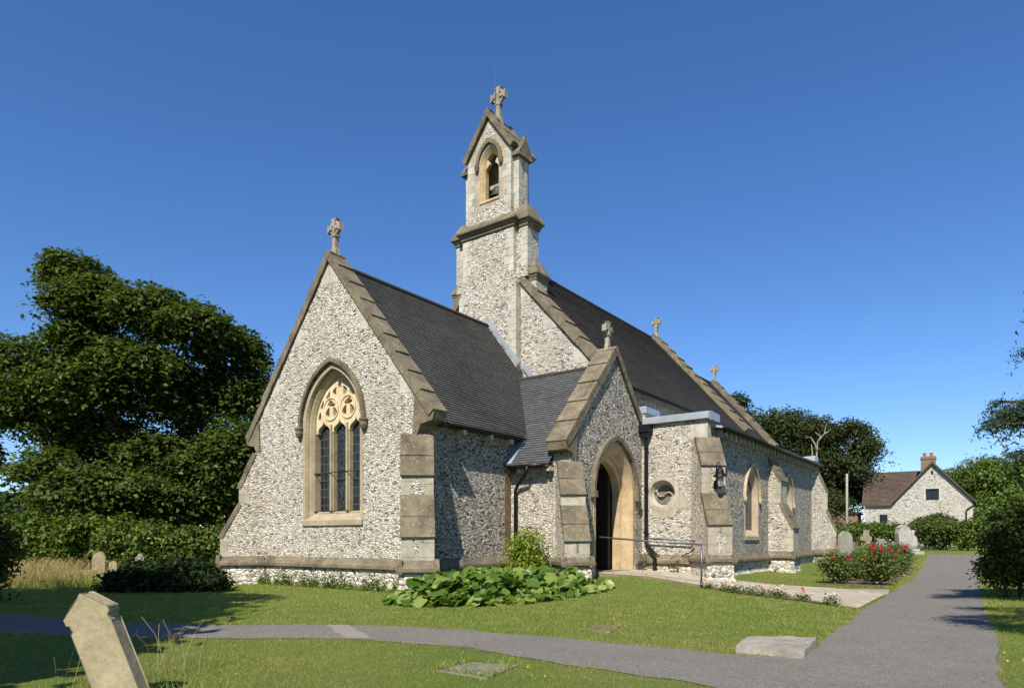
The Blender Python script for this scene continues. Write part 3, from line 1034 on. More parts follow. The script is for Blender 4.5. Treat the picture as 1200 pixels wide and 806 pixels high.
# sill
mb.profile(S_, [(.05, 1.70), (.05, 1.84), (-.33, 2.10), (-.45, 2.10), (-.45, 1.70)], win_c - 1.25, win_c + 1.25)
mb.build('frame', M['frame'], w, bevel=0)
mb = MB()
H0, H1 = arch(win_c, 4.45, 1.27, 6.14), arch(win_c, 4.45, 1.375, 6.275)
mb.ring(S_, H0, H1, -.05, .11)
for sg in (-1, 1):
    mb.lathe(S_.p(win_c + sg * 1.345, 4.30, .07), [(.0, -.13), (.07, -.10), (.115, 0), (.10, .09), (.13, .12), (.13, .17), (0, .17)], 10)
mb.build('hood_mould', M['weathered'], w, bevel=.02)
mb = MB()
for x in (-.335, .335):
    c = win_c + x
    mb.cut()
    mb.prism(Fr((0, YW, 0), (1, 0, 0), (0, -1, 0)), [(c - .065, 2.07), (c + .065, 2.07), (c + .065, 4.52), (c - .065, 4.52)], -.40, -.27)
    mb.prism(S_, [(c - .032, 2.07), (c + .032, 2.07), (c + .032, 4.50), (c - .032, 4.50)], -.27, -.215)
mb.build('mullion', M['frame'], w, bevel=.015)


def drop(cx, cz_, L, W, ang, bend=0.25, n=18):      # a flowing dagger shape
    P = []
    for i in range(n):
        t = 2 * math.pi * i / n
        x, y = W * math.sin(t) * (1 + .45 * math.cos(t)) * .9, -L * math.cos(t)
        x += bend * W * ((y / L) ** 2 - .3) * 2
        ca, sa = math.cos(ang), math.sin(ang)
        P.append((cx + x * ca - y * sa, cz_ + x * sa + y * ca))
    return P


outline = arch(win_c, 4.625, 1.022, 5.82)


def spandrels(mb, o0, o1):                           # the ogee heads of the three lights
    for k in range(3):
        c, hw = win_c + (k - 1) * .67, .262
        for sg in (-1, 1):
            P = [(c, 4.628), (c + sg * hw * .12, 4.56), (c + sg * hw * .35, 4.515), (c + sg * hw * .72, 4.46), (c + sg * hw * .95, 4.39), (c + sg * hw, 4.30), (c + sg * .336, 4.30), (c + sg * .336, 4.628)]
            mb.prism(S_, P[::sg], o0, o1)


holes_f, holes_b = [], []
for sg in (-1, 1):
    cx0, cz0 = .355, 4.93
    for (dx, z, L, Wd, ang, be) in ((cx0 + .005, cz0 + .175, .085, .15, .2, .3), (cx0 - .145, cz0 - .075, .15, .085, -.25, .2), (cx0 + .145, cz0 - .075, .15, .085, .25, -.2),
                                    (.845, 4.79, .125, .055, .18, .2), (.735, 5.10, .13, .050, .45, .2), (.20, 5.42, .125, .075, .30, -.4), (.475, 5.34, .125, .060, .60, .3)):
        holes_f.append(drop(win_c + sg * dx, z, L * 1.04, Wd * 1.1, sg * ang, sg * be))
        holes_b.append(drop(win_c + sg * dx, z + .02, L * .62, Wd * .6, sg * ang, sg * be))
holes_f.append(drop(win_c, 5.60, .125, .075, 0, 0))
holes_b.append(drop(win_c, 5.61, .08, .045, 0, 0))
holes_f = [h for h in holes_f]
mb = MB()
spandrels(mb, -.398, -.262)
mb.prism(S_, outline, -.40, -.26, holes=[h[::-1] for h in holes_f])
big = [circle(win_c + sg * .355, 4.945, .325, 28) for sg in (-1, 1)]
for b in big:                                        # raised ribs round the big wheels
    cx_, cz2 = sum(p[0] for p in b) / len(b), sum(p[1] for p in b) / len(b)
    mb.ring(S_, [(cx_ + (x - cx_) * .91, cz2 + (z - cz2) * .91) for x, z in b], b, -.28, -.235, True)
tr = mb.build('tracery', M['ochre'], w, bevel=.01)
mb = MB()
mb.prism(S_, outline, -.53, -.475, holes=[h[::-1] for h in holes_b])
mb.build('tracery_backing', M['ochre'], w)
for k in range(3):
    c = win_c + (k - 1) * .67
    mb = MB()
    z0, z1, hw = 2.04, 4.80, .32
    mb.face([S_.p(c - hw, z0, -.40), S_.p(c + hw, z0, -.40), S_.p(c + hw, z1, -.40), S_.p(c - hw, z1, -.40)], [(0, 0), (.62, 0), (.62, z1 - z0), (0, z1 - z0)])
    g = mb.build('pane', M['glass_ornate'] if k == 1 else M['glass'], w)
mb = MB()
mb.face([S_.p(win_c - .9, 4.6, -.52), S_.p(win_c + .9, 4.6, -.52), S_.p(win_c + .9, 5.7, -.52), S_.p(win_c - .9, 5.7, -.52)])
mb.build('pane', M['pane'], w)
mb = MB()
for z in (3.17, 2.10):
    mb.cut()
    mb.tube([S_.p(win_c - 1.02, z, -.20), S_.p(win_c + 1.02, z, -.20)], .011, 6)
    for x in (-1.0, -.335, .335):
        mb.tube([S_.p(win_c + x, z, -.20), S_.p(win_c + x, z, -.40)], .009, 6)
mb.build('saddle_bar', M['iron'], w)

# ---- plinths round wing, porch and aisle: a sloped cap over a rough flint foot
cap, foot = MB(), MB()


def plinth(fr, a0, a1, zt=.86, zl=.56, o=0.0, m0=0.0, m1=0.0):
    cap.cut()
    foot.cut()
    cap.profile(fr, [(o - .02, zt), (o + .13, zl + .08), (o + .13, zl), (o + .10, zl - .035), (o - .02, zl - .05)], a0 - m0, a1 + m1)
    foot.profile(fr, [(o + .035, zl - .045), (o + .035, .20), (o + .10, .14), (o + .10, -.5), (o - .02, -.5), (o - .02, zl - .045)], a0 - m0 * .4, a1 + m1 * .4)


def plinth_buttress(corner, nd, w, out, zt=.86, zl=.56):
    n = Vector((nd[0], nd[1], 0)).normalized()
    a = Vector((-n.y, n.x, 0))
    c = Vector((corner[0], corner[1], 0))
    plinth(Fr(c + n * out, a, n), -w / 2, w / 2, zt, zl, 0, .12, .12)
    plinth(Fr(c + a * (w / 2), -n, a), -out, .3, zt, zl, 0, .118, 0)
    plinth(Fr(c - a * (w / 2), n, -a), -.3, out, zt, zl, 0, 0, .118)


plinth(S_, WX0, WX1)
plinth(WE, YW, 15.98)
plinth(Fr((0, 16.0, 0), (1, 0, 0), (0, -1, 0)), -11.7, XP)
plinth(PF, 16.0, 17.28)
plinth(PF, 19.93, 20.5)
plinth(AW, XP, XA)
plinth(AS, YA, 34.6)

# ---- buttresses
WING_P = [(.95, -.5), (.95, 1.40), (.42, 2.37), (.42, 2.87), (.0, 3.88)]
for c, nd in (((WX1, YW), (1, -1)), ((WX0, YW), (-1, -1))):
    buttress(church, c, nd, .75, WING_P)
    plinth_buttress(c, nd, .75, .95)
PORCH_P = [(.88, -.5), (.88, 1.30), (.44, 2.22), (.44, 2.55), (0, 3.45)]
buttress(church, (XP - .04, 16.04), (1, -1), .66, PORCH_P)
plinth_buttress((XP - .04, 16.04), (1, -1), .66, .88, .88, .64)
AISLE_P = [(.90, -.5), (.90, 1.78), (.45, 2.70), (.45, 3.58), (0, 4.45)]
buttress(church, (XA - .03, YA + .03), (1, -1), .74, AISLE_P)
plinth_buttress((XA - .03, YA + .03), (1, -1), .74, .90, .88, .66)
buttress(church, (XA, 27.45), (1, 0), .85, AISLE_P)
plinth_buttress((XA, 27.45), (1, 0), .85, .90, .90, .62)
buttress(church, (XA - .03, 34.57), (1, 1), .78, AISLE_P)
plinth_buttress((XA - .03, 34.57), (1, 1), .78, .90, .90, .62)

# ---- porch
PC = 18.62
PKZ, PAZ = 3.98, 7.20
ps = (PAZ - PKZ) / (PC - 15.70)
pz = lambda d: PAZ - ps * d - .20 * math.hypot(1, ps)
mb = MB()
mb.prism(PF, [(16.0, -.5), (17.42, -.5), (19.82, -.5), (21.3, -.5), (21.3, pz(21.3 - PC)), (PC, pz(0)), (16.0, pz(PC - 16.0))], -.55, 0, holes=[arch(PC, 2.68, 1.20, 4.12, .30)[::-1]])
mb.cut()
mb.wbox(-11.74, XP - .56, 16.0, 16.5, -.5, 3.5)
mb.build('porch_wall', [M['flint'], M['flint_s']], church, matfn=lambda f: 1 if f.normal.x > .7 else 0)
mb = MB()
for sg in (-1, 1):
    mb.cut()
    coping(mb, PF, (PC, PAZ), (PC + sg * (PC - 15.70), PKZ), -.60, .08, 5, .18)
mb.cut()
k = 15.70
P = [(k, PKZ - .02), (k + .62, PKZ + .52), (k + .50, PKZ - .52), (k + .42, PKZ - .50), (k + .32, PKZ - .30), (k + .05, PKZ - .22)]
mb.prism(PF, P[::-1], -.58, .06)
mb.build('porch_coping', M['coping'], church, bevel=.012)
mb = MB()
roof(mb, (-13.9, 15.70, 3.40), (XP - .5, 15.70, 3.40), (-13.9, PC, 6.65), (XP - .5, PC, 6.65), 42)
mb.cut()
roof(mb, (-13.9, 21.5, 3.40), (XP - .5, 21.5, 3.40), (-13.9, PC, 6.65), (XP - .5, PC, 6.65), 42)
mb.build('porch_roof', M['slate'], church, recalc=False)
mb = MB()
for i in range(8):
    mb.tube([(-13.9 + i * .45, PC, 6.65), (-13.455 + i * .45, PC, 6.65)], .075, 8)
mb.build('ridge_tiles', M['ridge'], church)
arc = empty('doorway', (XP, PC, 0))
arc.parent = church
arc.location = (XP - XC, PC - YW, 0)
ORIGIN[arc.name] = Vector((XP, PC, 0))
mb = MB()
D0 = arch(PC, 2.68, 1.20, 4.12, .25)
D0b = arch(PC, 2.68, 1.14, 4.05, .25)
D1 = arch(PC, 2.68, 1.00, 3.86, .25)
D2 = arch(PC, 2.68, .90, 3.72, .25)
mb.ring(PF, D0, arch(PC, 2.68, 1.34, 4.30, .25), -.1, .014)
mb.loft(PF, D0, .014, D0b, -.05)
mb.loft(PF, D0b, -.05, D1, -.22)
mb.loft(PF, D1, -.22, D1, -.27)
mb.loft(PF, D1, -.27, D2, -.32)
mb.loft(PF, D2, -.32, D2, -.56)
mb.build('arch', M['cream'], arc)
mb = MB()
mb.ring(PF, arch(PC, 2.70, 1.345, 4.31), arch(PC, 2.70, 1.475, 4.48), -.05, .13)
for sg in (-1, 1):
    mb.box(PF, PC + sg * 1.41 - .10, PC + sg * 1.41 + .10, 2.52, 2.72, -.05, .16)
mb.build('hood_mould', M['weathered'], arc, bevel=.02)
mb = MB()
mb.wbox(-11.6, XP - .01, 16.5, 20.5, .0, .355)
mb.build('porch_floor', M['paving'], church)
mb = MB()
mb.wbox(-11.738, -11.69, 16.9, 18.6, .36, 2.7)
mb.build('inner_door', M['dark'], church)
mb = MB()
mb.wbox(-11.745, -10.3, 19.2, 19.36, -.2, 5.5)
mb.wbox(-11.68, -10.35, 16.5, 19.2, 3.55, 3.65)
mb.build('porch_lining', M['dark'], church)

# ---- aisle
mb = MB()
rc, rz_, rr_ = on(776, 577, 1, YA).x, 2.78, .44
mb.prism(AW, [(-11.2, -.5), (XA, -.5), (XA, 5.02), (-11.2, 5.02)], -.5, 0, holes=[circle(rc, rz_, rr_)[::-1]])
W1, W2 = 24.92, 29.75
mb.cut()
mb.prism(AS, [(YA + .5, -.5), (34.6, -.5), (34.6, 4.80), (YA + .5, 4.80)], -.5, -.003,
         holes=[arch(c, 2.80, .72, 3.84, 1.46)[::-1] for c in (W1, W2)])
mb.cut()
mb.wbox(-10.6, XA - .004, 34.1, 34.6, -.5, 4.9)
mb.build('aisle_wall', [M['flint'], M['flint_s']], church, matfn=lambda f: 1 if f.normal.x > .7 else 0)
for c in (W1, W2):
    w2 = empty('lancet_window', (XA, c, 0))
    w2.parent = church
    w2.location = (XA - XC, c - YW, 0)
    ORIGIN[w2.name] = Vector((XA, c, 0))
    mb = MB()
    A = arch(c, 2.80, .72, 3.84, 1.46)
    B = arch(c, 2.80, .56, 3.60, 1.66)
    mb.ring(AS, A, arch(c, 2.80, .84, 3.98, 1.32), -.1, .012)
    mb.loft(AS, A, .012, B, -.15)
    mb.loft(AS, B, -.15, B, -.45)
    mb.profile(AS, [(.04, 1.30), (.04, 1.44), (-.16, 1.66), (-.4, 1.66), (-.4, 1.30)], c - .84, c + .84)
    mb.build('frame', M['warm'], w2)
    mb = MB()
    mb.ring(AS, arch(c, 2.80, .845, 3.99), arch(c, 2.80, .92, 4.09), -.05, .09)
    for sg in (-1, 1):
        mb.lathe(AS.p(c + sg * .885, 2.72, .05), [(0, -.10), (.05, -.07), (.07, 0), (.075, .09), (0, .09)], 8)
    mb.build('hood_mould', M['warm'], w2, bevel=.015)
    mb = MB()
    mb.face([AS.p(c - .6, 1.65, -.17), AS.p(c + .6, 1.65, -.17), AS.p(c + .6, 3.65, -.17), AS.p(c - .6, 3.65, -.17)], [(0, 0), (1.2, 0), (1.2, 2), (0, 2)])
    mb.build('pane', M['glass'], w2)
# round window
rw = empty('round_window', (rc, YA, 0))
rw.parent = church
rw.location = (rc - XC, YA - YW, 0)
ORIGIN[rw.name] = Vector((rc, YA, 0))
mb = MB()
C0, C1, C2 = circle(rc, rz_, rr_, 32), circle(rc, rz_, rr_ + .13, 32), circle(rc, rz_, rr_ - .09, 32)
mb.ring(AW, C0, C1, -.05, .014, True)
mb.loft(AW, C0, .014, C2, -.16, True)
mb.loft(AW, C2, -.16, C2, -.32, True)
mb.box(AW, rc - .36, rc + .40, rz_ - rr_ - .32, rz_ - rr_ - .06, -.05, .009)
mb.cut()
mb.box(AW, rc + .30, rc + .86, rz_ - .48, rz_ - .10, -.05, .006)
mb.build('frame', M['ashlar'], rw)


def mouch(cx, cz_, r, rot):
    P = []
    for i in range(12):
        t = math.pi * i / 11
        P.append((r * .90 * math.cos(t), r * .86 * math.sin(t)))
    for i in range(8):
        t = math.pi * (1 - i / 7)
        P.append((-r * .5 + r * .34 * math.cos(t), -.02 + r * .30 * math.sin(t)))
    P.append((r * .1, -r * .22))
    for i in range(8):
        t = math.pi * (1 + i / 7)
        P.append((r * .52 + r * .36 * math.cos(t), -r * .05 + r * .22 * math.sin(t)))
    ca, sa = math.cos(rot), math.sin(rot)
    return [(cx + x * ca - y * sa, cz_ + x * sa + y * ca) for x, y in P]


mb = MB()
def comma(cx, cz_, r, rot, k=.80, n=14):
    P = [(r * math.cos(math.pi * i / n), r * math.sin(math.pi * i / n)) for i in range(n)]
    P += [(-r / 2 + r / 2 * math.cos(math.pi + math.pi * i / n), r / 2 * math.sin(math.pi + math.pi * i / n)) for i in range(n)]
    P += [(r / 2 + r / 2 * math.cos(math.pi - math.pi * i / n), r / 2 * math.sin(math.pi - math.pi * i / n)) for i in range(1, n - 2)]
    gx, gy = sum(p[0] for p in P) / len(P), sum(p[1] for p in P) / len(P)
    ca, sa = math.cos(rot), math.sin(rot)
    out = []
    for x, y in P:
        x, y = gx + (x - gx) * k, gy + (y - gy) * k
        out.append((cx + x * ca - y * sa, cz_ + x * sa + y * ca))
    return out


hA = comma(rc, rz_, .36, -.6)
hB = comma(rc, rz_, .36, -.6 + math.pi)
mb.prism(AW, circle(rc, rz_, rr_ - .07, 32), -.27, -.20, holes=[hA[::-1], hB[::-1]])
mb.build('tracery', M['ashlar'], rw, bevel=.012)
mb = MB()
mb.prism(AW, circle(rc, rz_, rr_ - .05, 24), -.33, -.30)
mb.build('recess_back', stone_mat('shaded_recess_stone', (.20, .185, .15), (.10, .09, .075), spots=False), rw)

mb = MB()
mb.wbox(-10.15, XA + .07, YA - .13, YA + .62, 5.03, 5.25)
mb.prism(AS, [(YA - .10, 5.25), (YA + .75, 5.22), (YA + .75, 5.02), (YA - .02, 5.0)], .05, .12)
mb.cut()
mb.wbox(-11.0, -10.05, 21.45, 22.6, 5.62, 5.86)
mb.cut()
mb.wbox(-9.4, XA + .12, 34.2, 34.9, 5.0, 5.24)
mb.build('lead_coping', M['lead'], church, bevel=.03)
mb = MB()
mb.wbox(-10.95, -10.12, 21.5, 22.5, 4.2, 5.62)
mb.build('gutter_upstand', M['flint'], church)
mb = MB()
e0, e1 = Vector((XA + .29, YA + .5, 4.86)), Vector((XA + .29, 34.7, 4.86))
f0, f1 = Vector((-10.6, YA + .5, 5.45)), Vector((-10.6, 34.7, 5.45))
dz = Vector((0, 0, -.07))
mb.hexa([e0 + dz, e1 + dz, f1 + dz, f0 + dz, e0, e1, f1, f0])
mb.build('aisle_roof', M['lead'], church)
mb = MB()
mb.tube([(XA + .32, YA + .55, 4.81), (XA + .32, 34.75, 4.81)], .055, 8)
mb.cut()
mb.tube([(-11.47, YW + .9, 4.24), (-11.47, 16.2, 4.24)], .05, 8)
mb.cut()
mb.tube([(-11.6, 15.63, 3.37), (XP - .6, 15.63, 3.37)], .055, 8)
mb.cut()
mb.tube([(-10.22, YN + .6, 6.38), (-10.22, 33.4, 6.38)], .06, 8)
mb.build('gutter', M['iron'], church, smooth=True)
mb = MB()
for i in range(30):
    y = YA + .8 + i * .46
    mb.cut()
    mb.box(AS, y, y + .13, 4.56, 4.79, -.02, .17)
mb.build('eave_corbel', M['ashlar'], church, bevel=.01)
mb = MB()
for y in (13.6, 14.75, 15.7):
    mb.cut()
    mb.box(WE, y, y + .13, 4.05, 4.185, -.02, .24)
mb.cut()
for x in (-11.35, -10.35):
    mb.cut()
    mb.wbox(x, x + .11, 15.74, 16.02, 3.20, 3.33)
mb.build('eave_corbel', M['quoin'], church, bevel=.02)
mb = MB()
mb.wbox(-11.74, -11.51, YW + .7, 19.0, 4.19, 4.25)
mb.cut()
mb.wbox(-11.7, XP - .5, 15.68, 16.0, 3.33, 3.375)
mb.cut()
mb.box(AS, YA + .55, 34.7, 4.795, 4.825, -.01, .29)
mb.build('soffit', M['wood'], church)

# downpipes
mb = MB()
pk = on(757, 490, 1, YA - .12).x
yy = YA - .11
px2 = pk + .36
mb.tube([(pk, yy, 5.0), (pk, yy, 1.25), (pk + .06, yy - .01, 1.10), (px2 - .06, yy - .12, .92), (px2, yy - .13, .78), (px2, yy - .14, .28)], .062, 10)
for z in (1.5, 2.9, 4.2):
    mb.tube([(pk, yy, z), (pk, yy, z + .09)], .078, 10)
mb.wbox(pk - .20, pk + .20, yy - .16, yy + .10, 4.78, 5.02)
mb.wbox(pk - .13, pk + .13, yy - .12, yy + .08, 4.60, 4.78)
mb.build('downpipe', M['iron'], church, bevel=0)
mb = MB()
mb.tube([(-10.9, 15.63, 3.36), (-11.0, 15.66, 3.15), (-11.42, 15.86, 2.85), (-11.5, 15.88, 2.7), (-11.5, 15.88, .2)], .05, 8)
mb.build('downpipe', M['iron'], church, smooth=True)
mb = MB()
mb.tube([(XA + .32, YA + .75, 4.78), (XA + .30, YA + .72, 4.55), (XA + .12, YA + .62, 4.25), (XA + .09, YA + .6, 4.05), (XA + .09, YA + .6, .3)], .045, 8)
mb.build('downpipe', M['iron'], church, smooth=True)
mb = MB()
v0, v1 = Vector((-11.73, 15.70, 3.43)), Vector((-11.73, 16.45, 4.27))
ox, oz = Vector((.22, 0, 0)), Vector((0, -.03, .05))
mb.hexa([v0, v0 + ox, v1 + ox, v1, v0 + oz, v0 + ox + oz, v1 + ox + oz, v1 + oz])
mb.cut()
p0, p1 = Vector((XC + .02, YS - .03, 8.98)), Vector((XC + 1.32, YS - .03, 8.98 - 1.30 * 1.284))
q = Vector((.13, 0, .11))
bk = Vector((0, .05, 0))
mb.hexa([p0, p1, p1 + bk, p0 + bk, p0 + q, p1 + q, p1 + q + bk, p0 + q + bk])
mb.cut()
p2, p3 = p1 + Vector((.0, .26, 0)), p1 + Vector((.5, .26, -.64))
mb.hexa([p2, p3, p3 + bk, p2 + bk, p2 + q, p3 + q, p3 + q + bk, p2 + q + bk])
mb.build('lead_flashing', M['lead'], church)
rust = stone_mat('rust_stained_stone', (.30, .19, .10), (.10, .07, .045), spots=False, scale=4)
mb = MB()
mb.box(WE, 15.70, 15.96, .87, 3.2, -.05, .010)
mb.build('stained_edge_strip', rust, church)

# ---- nave
NS = 1.114
mb = MB()
nz_ = lambda d: 12.0 - NS * d - .24 * math.hypot(1, NS)
mb.prism(NW, [(XC - 4.45, -.5), (-10.602, -.5), (-10.602, nz_(4.45)), (XC, nz_(0)), (XC - 4.45, nz_(4.45))], -.6, 0)
mb.cut()
mb.wbox(-11.2, -10.6, YN + .6, 33.2, -.5, 6.5)
mb.cut()
mb.wbox(XC - 4.45, XC - 3.85, YN + .6, 33.2, -.5, 6.5)
mb.build('nave_wall', M['flint'], church)
mb = MB()
NE = Fr((0, 33.2, 0), (1, 0, 0), (0, -1, 0))
mb.prism(NE, [(XC - 4.45, -.5), (-10.6, -.5), (-10.6, nz_(4.45)), (XC, nz_(0)), (XC - 4.45, nz_(4.45))], -.6, 0)
mb.cut()
CE = Fr((0, 41.9, 0), (1, 0, 0), (0, -1, 0))
c2 = lambda d: 11.3 - 1.16 * d - .24 * math.hypot(1, 1.16)
mb.prism(CE, [(XC - 3.5, -.5), (XC + 3.5, -.5), (XC + 3.5, c2(3.5)), (XC, c2(0)), (XC - 3.5, c2(3.5))], -.6, 0)
mb.cut()
mb.wbox(XC + 2.9, XC + 3.5, 33.8, 41.9, -.5, 6.8)
mb.cut()
mb.wbox(XC - 3.5, XC - 2.9, 33.8, 41.9, -.5, 6.8)
mb.build('chancel_wall', M['flint'], church)
mb = MB()
for sg in (-1, 1):
    mb.cut()
    coping(mb, NW, (XC + sg * .9, 12.0 - NS * .9), (XC + sg * 4.75, 12.0 - NS * 4.75), -.62, .10, 7, .22, .05)
    k = XC + sg * 4.75
    P = [(k, 12 - NS * 4.75 - .02), (k - sg * .06, 6.45), (k - sg * .40, 6.38), (k - sg * .5, 6.1), (k - sg * .62, 6.1), (k - sg * .62, 7.2)]
    mb.prism(NW, P if sg > 0 else P[::-1], -.58, .05)
    mb.cut()
    coping(mb, NE, (XC, 12.02), (XC + sg * 4.85, 12.02 - NS * 4.85), -.68, .22, 11, .26, .06)
    mb.cut()
    coping(mb, CE, (XC, 11.32), (XC + sg * 3.8, 11.32 - 1.16 * 3.8), -.62, .12, 8, .24, .05)
mb.build('nave_coping', M['coping'], church, bevel=.012)
mb = MB()
for d in (1.55, 2.7, 3.9):
    zt = nz_(d)
    mb.cut()
    mb.prism(NW, [(XC + d, zt + .04), (XC + d, zt - .20), (XC + d - .50, zt - .20), (XC + d - .50, zt + .04 + .3 * NS)], -.05, .008)
mb.build('bonder_stones', M['quoin'], church)
mb = MB()
for sg in (-1, 1):
    mb.cut()
    roof(mb, (XC + sg * 4.78, YN + .5, 6.42), (XC + sg * 4.78, 33.1, 6.42), (XC, YN + .5, 11.74), (XC, 33.1, 11.74), 72, .02)
mb.build('nave_roof', M['old_tile'], church, recalc=False)
mb = MB()
for sg in (-1, 1):
    mb.cut()
    roof(mb, (XC + sg * 3.85, 33.6, 6.53), (XC + sg * 3.85, 41.6, 6.53), (XC, 33.6, 11.0), (XC, 41.6, 11.0), 60, .02)
mb.build('chancel_roof', M['old_tile'], church, recalc=False)
mb = MB()
for i in range(27):
    mb.tube([(XC, YN + .9 + i * .46, 11.74), (XC, YN + 1.355 + i * .46, 11.74)], .085, 8)
mb.cut()
for i in range(16):
    mb.tube([(XC, 33.95 + i * .46, 11.0), (XC, 34.405 + i * .46, 11.0)], .085, 8)
mb.build('ridge_tiles', M['ridge'], church)

# ---- bellcote
XT = -15.03
bc = empty('bellcote', (XT, YS, 5))
bc.parent = church
bc.location = (XT - XC, YS - YW, 5)
ORIGIN[bc.name] = Vector((XT, YS, 5))
BF = Fr((0, YS, 0), (1, 0, 0), (0, -1, 0))
mb = MB()
mb.prism(BF, [(XT - 1.32, 5), (XT + 1.24, 5), (XT + 1.24, 10.25), (XT + 1.14, 10.62), (XT + 1.14, 12.25), (XT - 1.14, 12.25), (XT - 1.14, 10.55), (XT - 1.32, 10.0)], -1.15, 0)
for sg in (-1, 1):                                     # side piers, set back from the front
    x0, x1 = XT + sg * 1.1, XT + sg * 1.60
    mb.wbox(min(x0, x1), max(x0, x1), YS + .18, YS + .86, 10.4, 12.25)
    x1 = XT + sg * 1.86
    mb.wbox(min(x0, x1), max(x0, x1), YN + .03, YS + 1.02, 8.5, 10.45)
flint_t = mb.build('shaft', M['flint'], bc)
mb = MB()
UF = Fr((0, YS + .08, 0), (1, 0, 0), (0, -1, 0))
bo = arch(XT + .02, 14.72, .42, 15.32, 13.42)
mb.prism(UF, [(XT - .97, 12.6), (XT + .97, 12.6), (XT + .97, 15.05), (XT, 16.30), (XT - .97, 15.05)], -.35, 0, holes=[bo[::-1]])
mb.wbox(XT - .969, XT - .60, YS + .43, YS + 1.16, 12.6, 15.0)
mb.wbox(XT + .60, XT + .969, YS + .43, YS + 1.16, 12.6, 15.0)
mb.wbox(XT - .61, XT + .61, YS + .95, YS + 1.155, 12.6, 15.2)
mb.wbox(XT - .61, XT + .61, YS + .43, YS + .96, 12.6, 13.40)
render_mat = stone_mat('weather_stained_render', (.46, .40, .30), (.25, .21, .15), spots=False, scale=1.6, bump=.6)
mb.build('bell_stage', render_mat, bc)
mb = MB()
mb.prism(UF, [(XT - .96, 12.62), (XT + .96, 12.62), (XT + .96, 13.30), (XT + .55, 13.30), (XT + .1, 13.22), (XT - .3, 13.10), (XT - .96, 12.95)], -.02, .006)
mb.cut()
mb.prism(UF, [(XT - .40, 15.62), (XT + .40, 15.62), (XT, 16.14)], -.02, .006)
for sg in (-1, 1):
    mb.cut()
    x0, x1 = XT + sg * .95, XT + sg * 1.19
    mb.wbox(min(x0, x1), max(x0, x1), YS + .24, YS + .76, 12.6, 14.72)
mb.build('flint_panel', M['flint'], bc)
mb = MB()
for sg in (-1, 1):
    corner_stones(mb, (XT + sg * 1.24 if sg > 0 else XT - 1.32, YS), (-sg, 0, 0), (0, 1, 0), 6.9, 10.1, .34, .2, .27, .008)
    corner_stones(mb, (XT + sg * 1.14, YS), (-sg, 0, 0), (0, 1, 0), 10.62, 12.12, .36, .2, .27, .008)
    corner_stones(mb, (XT + sg * .97, YS + .08), (-sg, 0, 0), (0, 1, 0), 12.9, 15.0, .32, .16, .23, .008)
    corner_stones(mb, (XT + sg * 1.60, YS + .18), (-sg, 0, 0), (0, 1, 0), 10.75, 12.12, .30, .24, .27, .008)
    corner_stones(mb, (XT + sg * 1.86, YN + .03), (-sg, 0, 0), (0, 1, 0), 9.3, 10.4, .34, .26, .3, .008)
    corner_stones(mb, (XT + sg * 1.19, YS + .24), (-sg, 0, 0), (0, 1, 0), 12.85, 14.65, .19, .24, .25, .008)
    corner_stones(mb, (XT + sg * 1.19, YS + .76), (-sg, 0, 0), (0, -1, 0), 12.85, 14.65, .19, .15, .25, .008)
mb.build('corner_stones', M['quoin'], bc)
mb = MB()


def skirt(x0, x1, y0, y1, zl, zt, over, inn):
    """Sloped string course: a moulded lip under a weathered slope, round a rectangular pier."""
    def rect(g, z):
        return [Vector((x0 - g, y0 - g, z)), Vector((x1 + g, y0 - g, z)), Vector((x1 + g, y1 + g, z)), Vector((x0 - g, y1 + g, z))]
    rows = [rect(.01, zl - .24), rect(over * .3, zl - .19), rect(over * .3, zl - .11), rect(over * .55, zl - .09), rect(over * .55, zl - .02), rect(over, zl), rect(over, zl + .06), rect(-inn, zt)]
    for r0, r1 in zip(rows, rows[1:]):
        for j in range(4):
            mb.face([r0[j], r0[(j + 1) % 4], r1[(j + 1) % 4], r1[j]])
    mb.face(rows[-1])
    mb.face(rows[0][::-1])


skirt(XT - 1.14, XT + 1.14, YS, YS + 1.15, 12.36, 12.80, .20, .17)
for sg in (-1, 1):
    mb.cut()
    a, b = sorted((XT + sg * 1.1, XT + sg * 1.60))
    skirt(a, b, YS + .18, YS + .86, 12.33, 12.94, .17, .10)
    mb.cut()
    a, b = sorted((XT + sg * 1.1, XT + sg * 1.86))
    skirt(a, b, YN + .03, YS + 1.02, 10.45, 11.0, .09, .16)
mb.build('string_course', M['weathered'], bc, bevel=0)
mb = MB()
for sg in (-1, 1):
    mb.cut()
    coping(mb, UF, (XT, 16.62), (XT + sg * 1.15, 15.06), -.16, .12, 3, .16, .02)
    coping(mb, UF, (XT, 16.55), (XT + sg * 1.10, 15.06), -1.22, -.17, 2, .14, .02)
    coping(mb, UF, (XT, 16.62), (XT + sg * 1.15, 15.06), -1.30, -1.22, 3, .16, .02)
    # gablet over each side pier
    mb.cut()
    GF = Fr((XT + sg * .9, 0, 0), (0, 1, 0), (sg, 0, 0))
    yc = YS + .50
    mb.prism(GF, [(yc - .40, 14.66), (yc + .40, 14.66), (yc + .40, 14.76), (yc, 15.32), (yc - .40, 14.76)], 0, .42)
    mb.prism(GF, [(yc - .07, 15.2), (yc + .07, 15.2), (yc + .05, 15.42), (yc - .05, 15.42)], .28, .40)
mb.build('gable_roof', M['weathered'], bc, bevel=.012)
mb = MB()
mb.ring(UF, arch(XT + .02, 14.74, .47, 15.42), arch(XT + .02, 14.74, .58, 15.60), -.02, .08)
for sg in (-1, 1):
    mb.lathe(UF.p(XT + .02 + sg * .54, 14.62, .05), [(0, -.12), (.06, -.09), (.09, 0), (.10, .12), (0, .12)], 8)
mb.build('hood_mould', M['weathered'], bc, bevel=.012)
mb = MB()
b1 = arch(XT + .02, 14.72, .30, 15.14, 13.42)
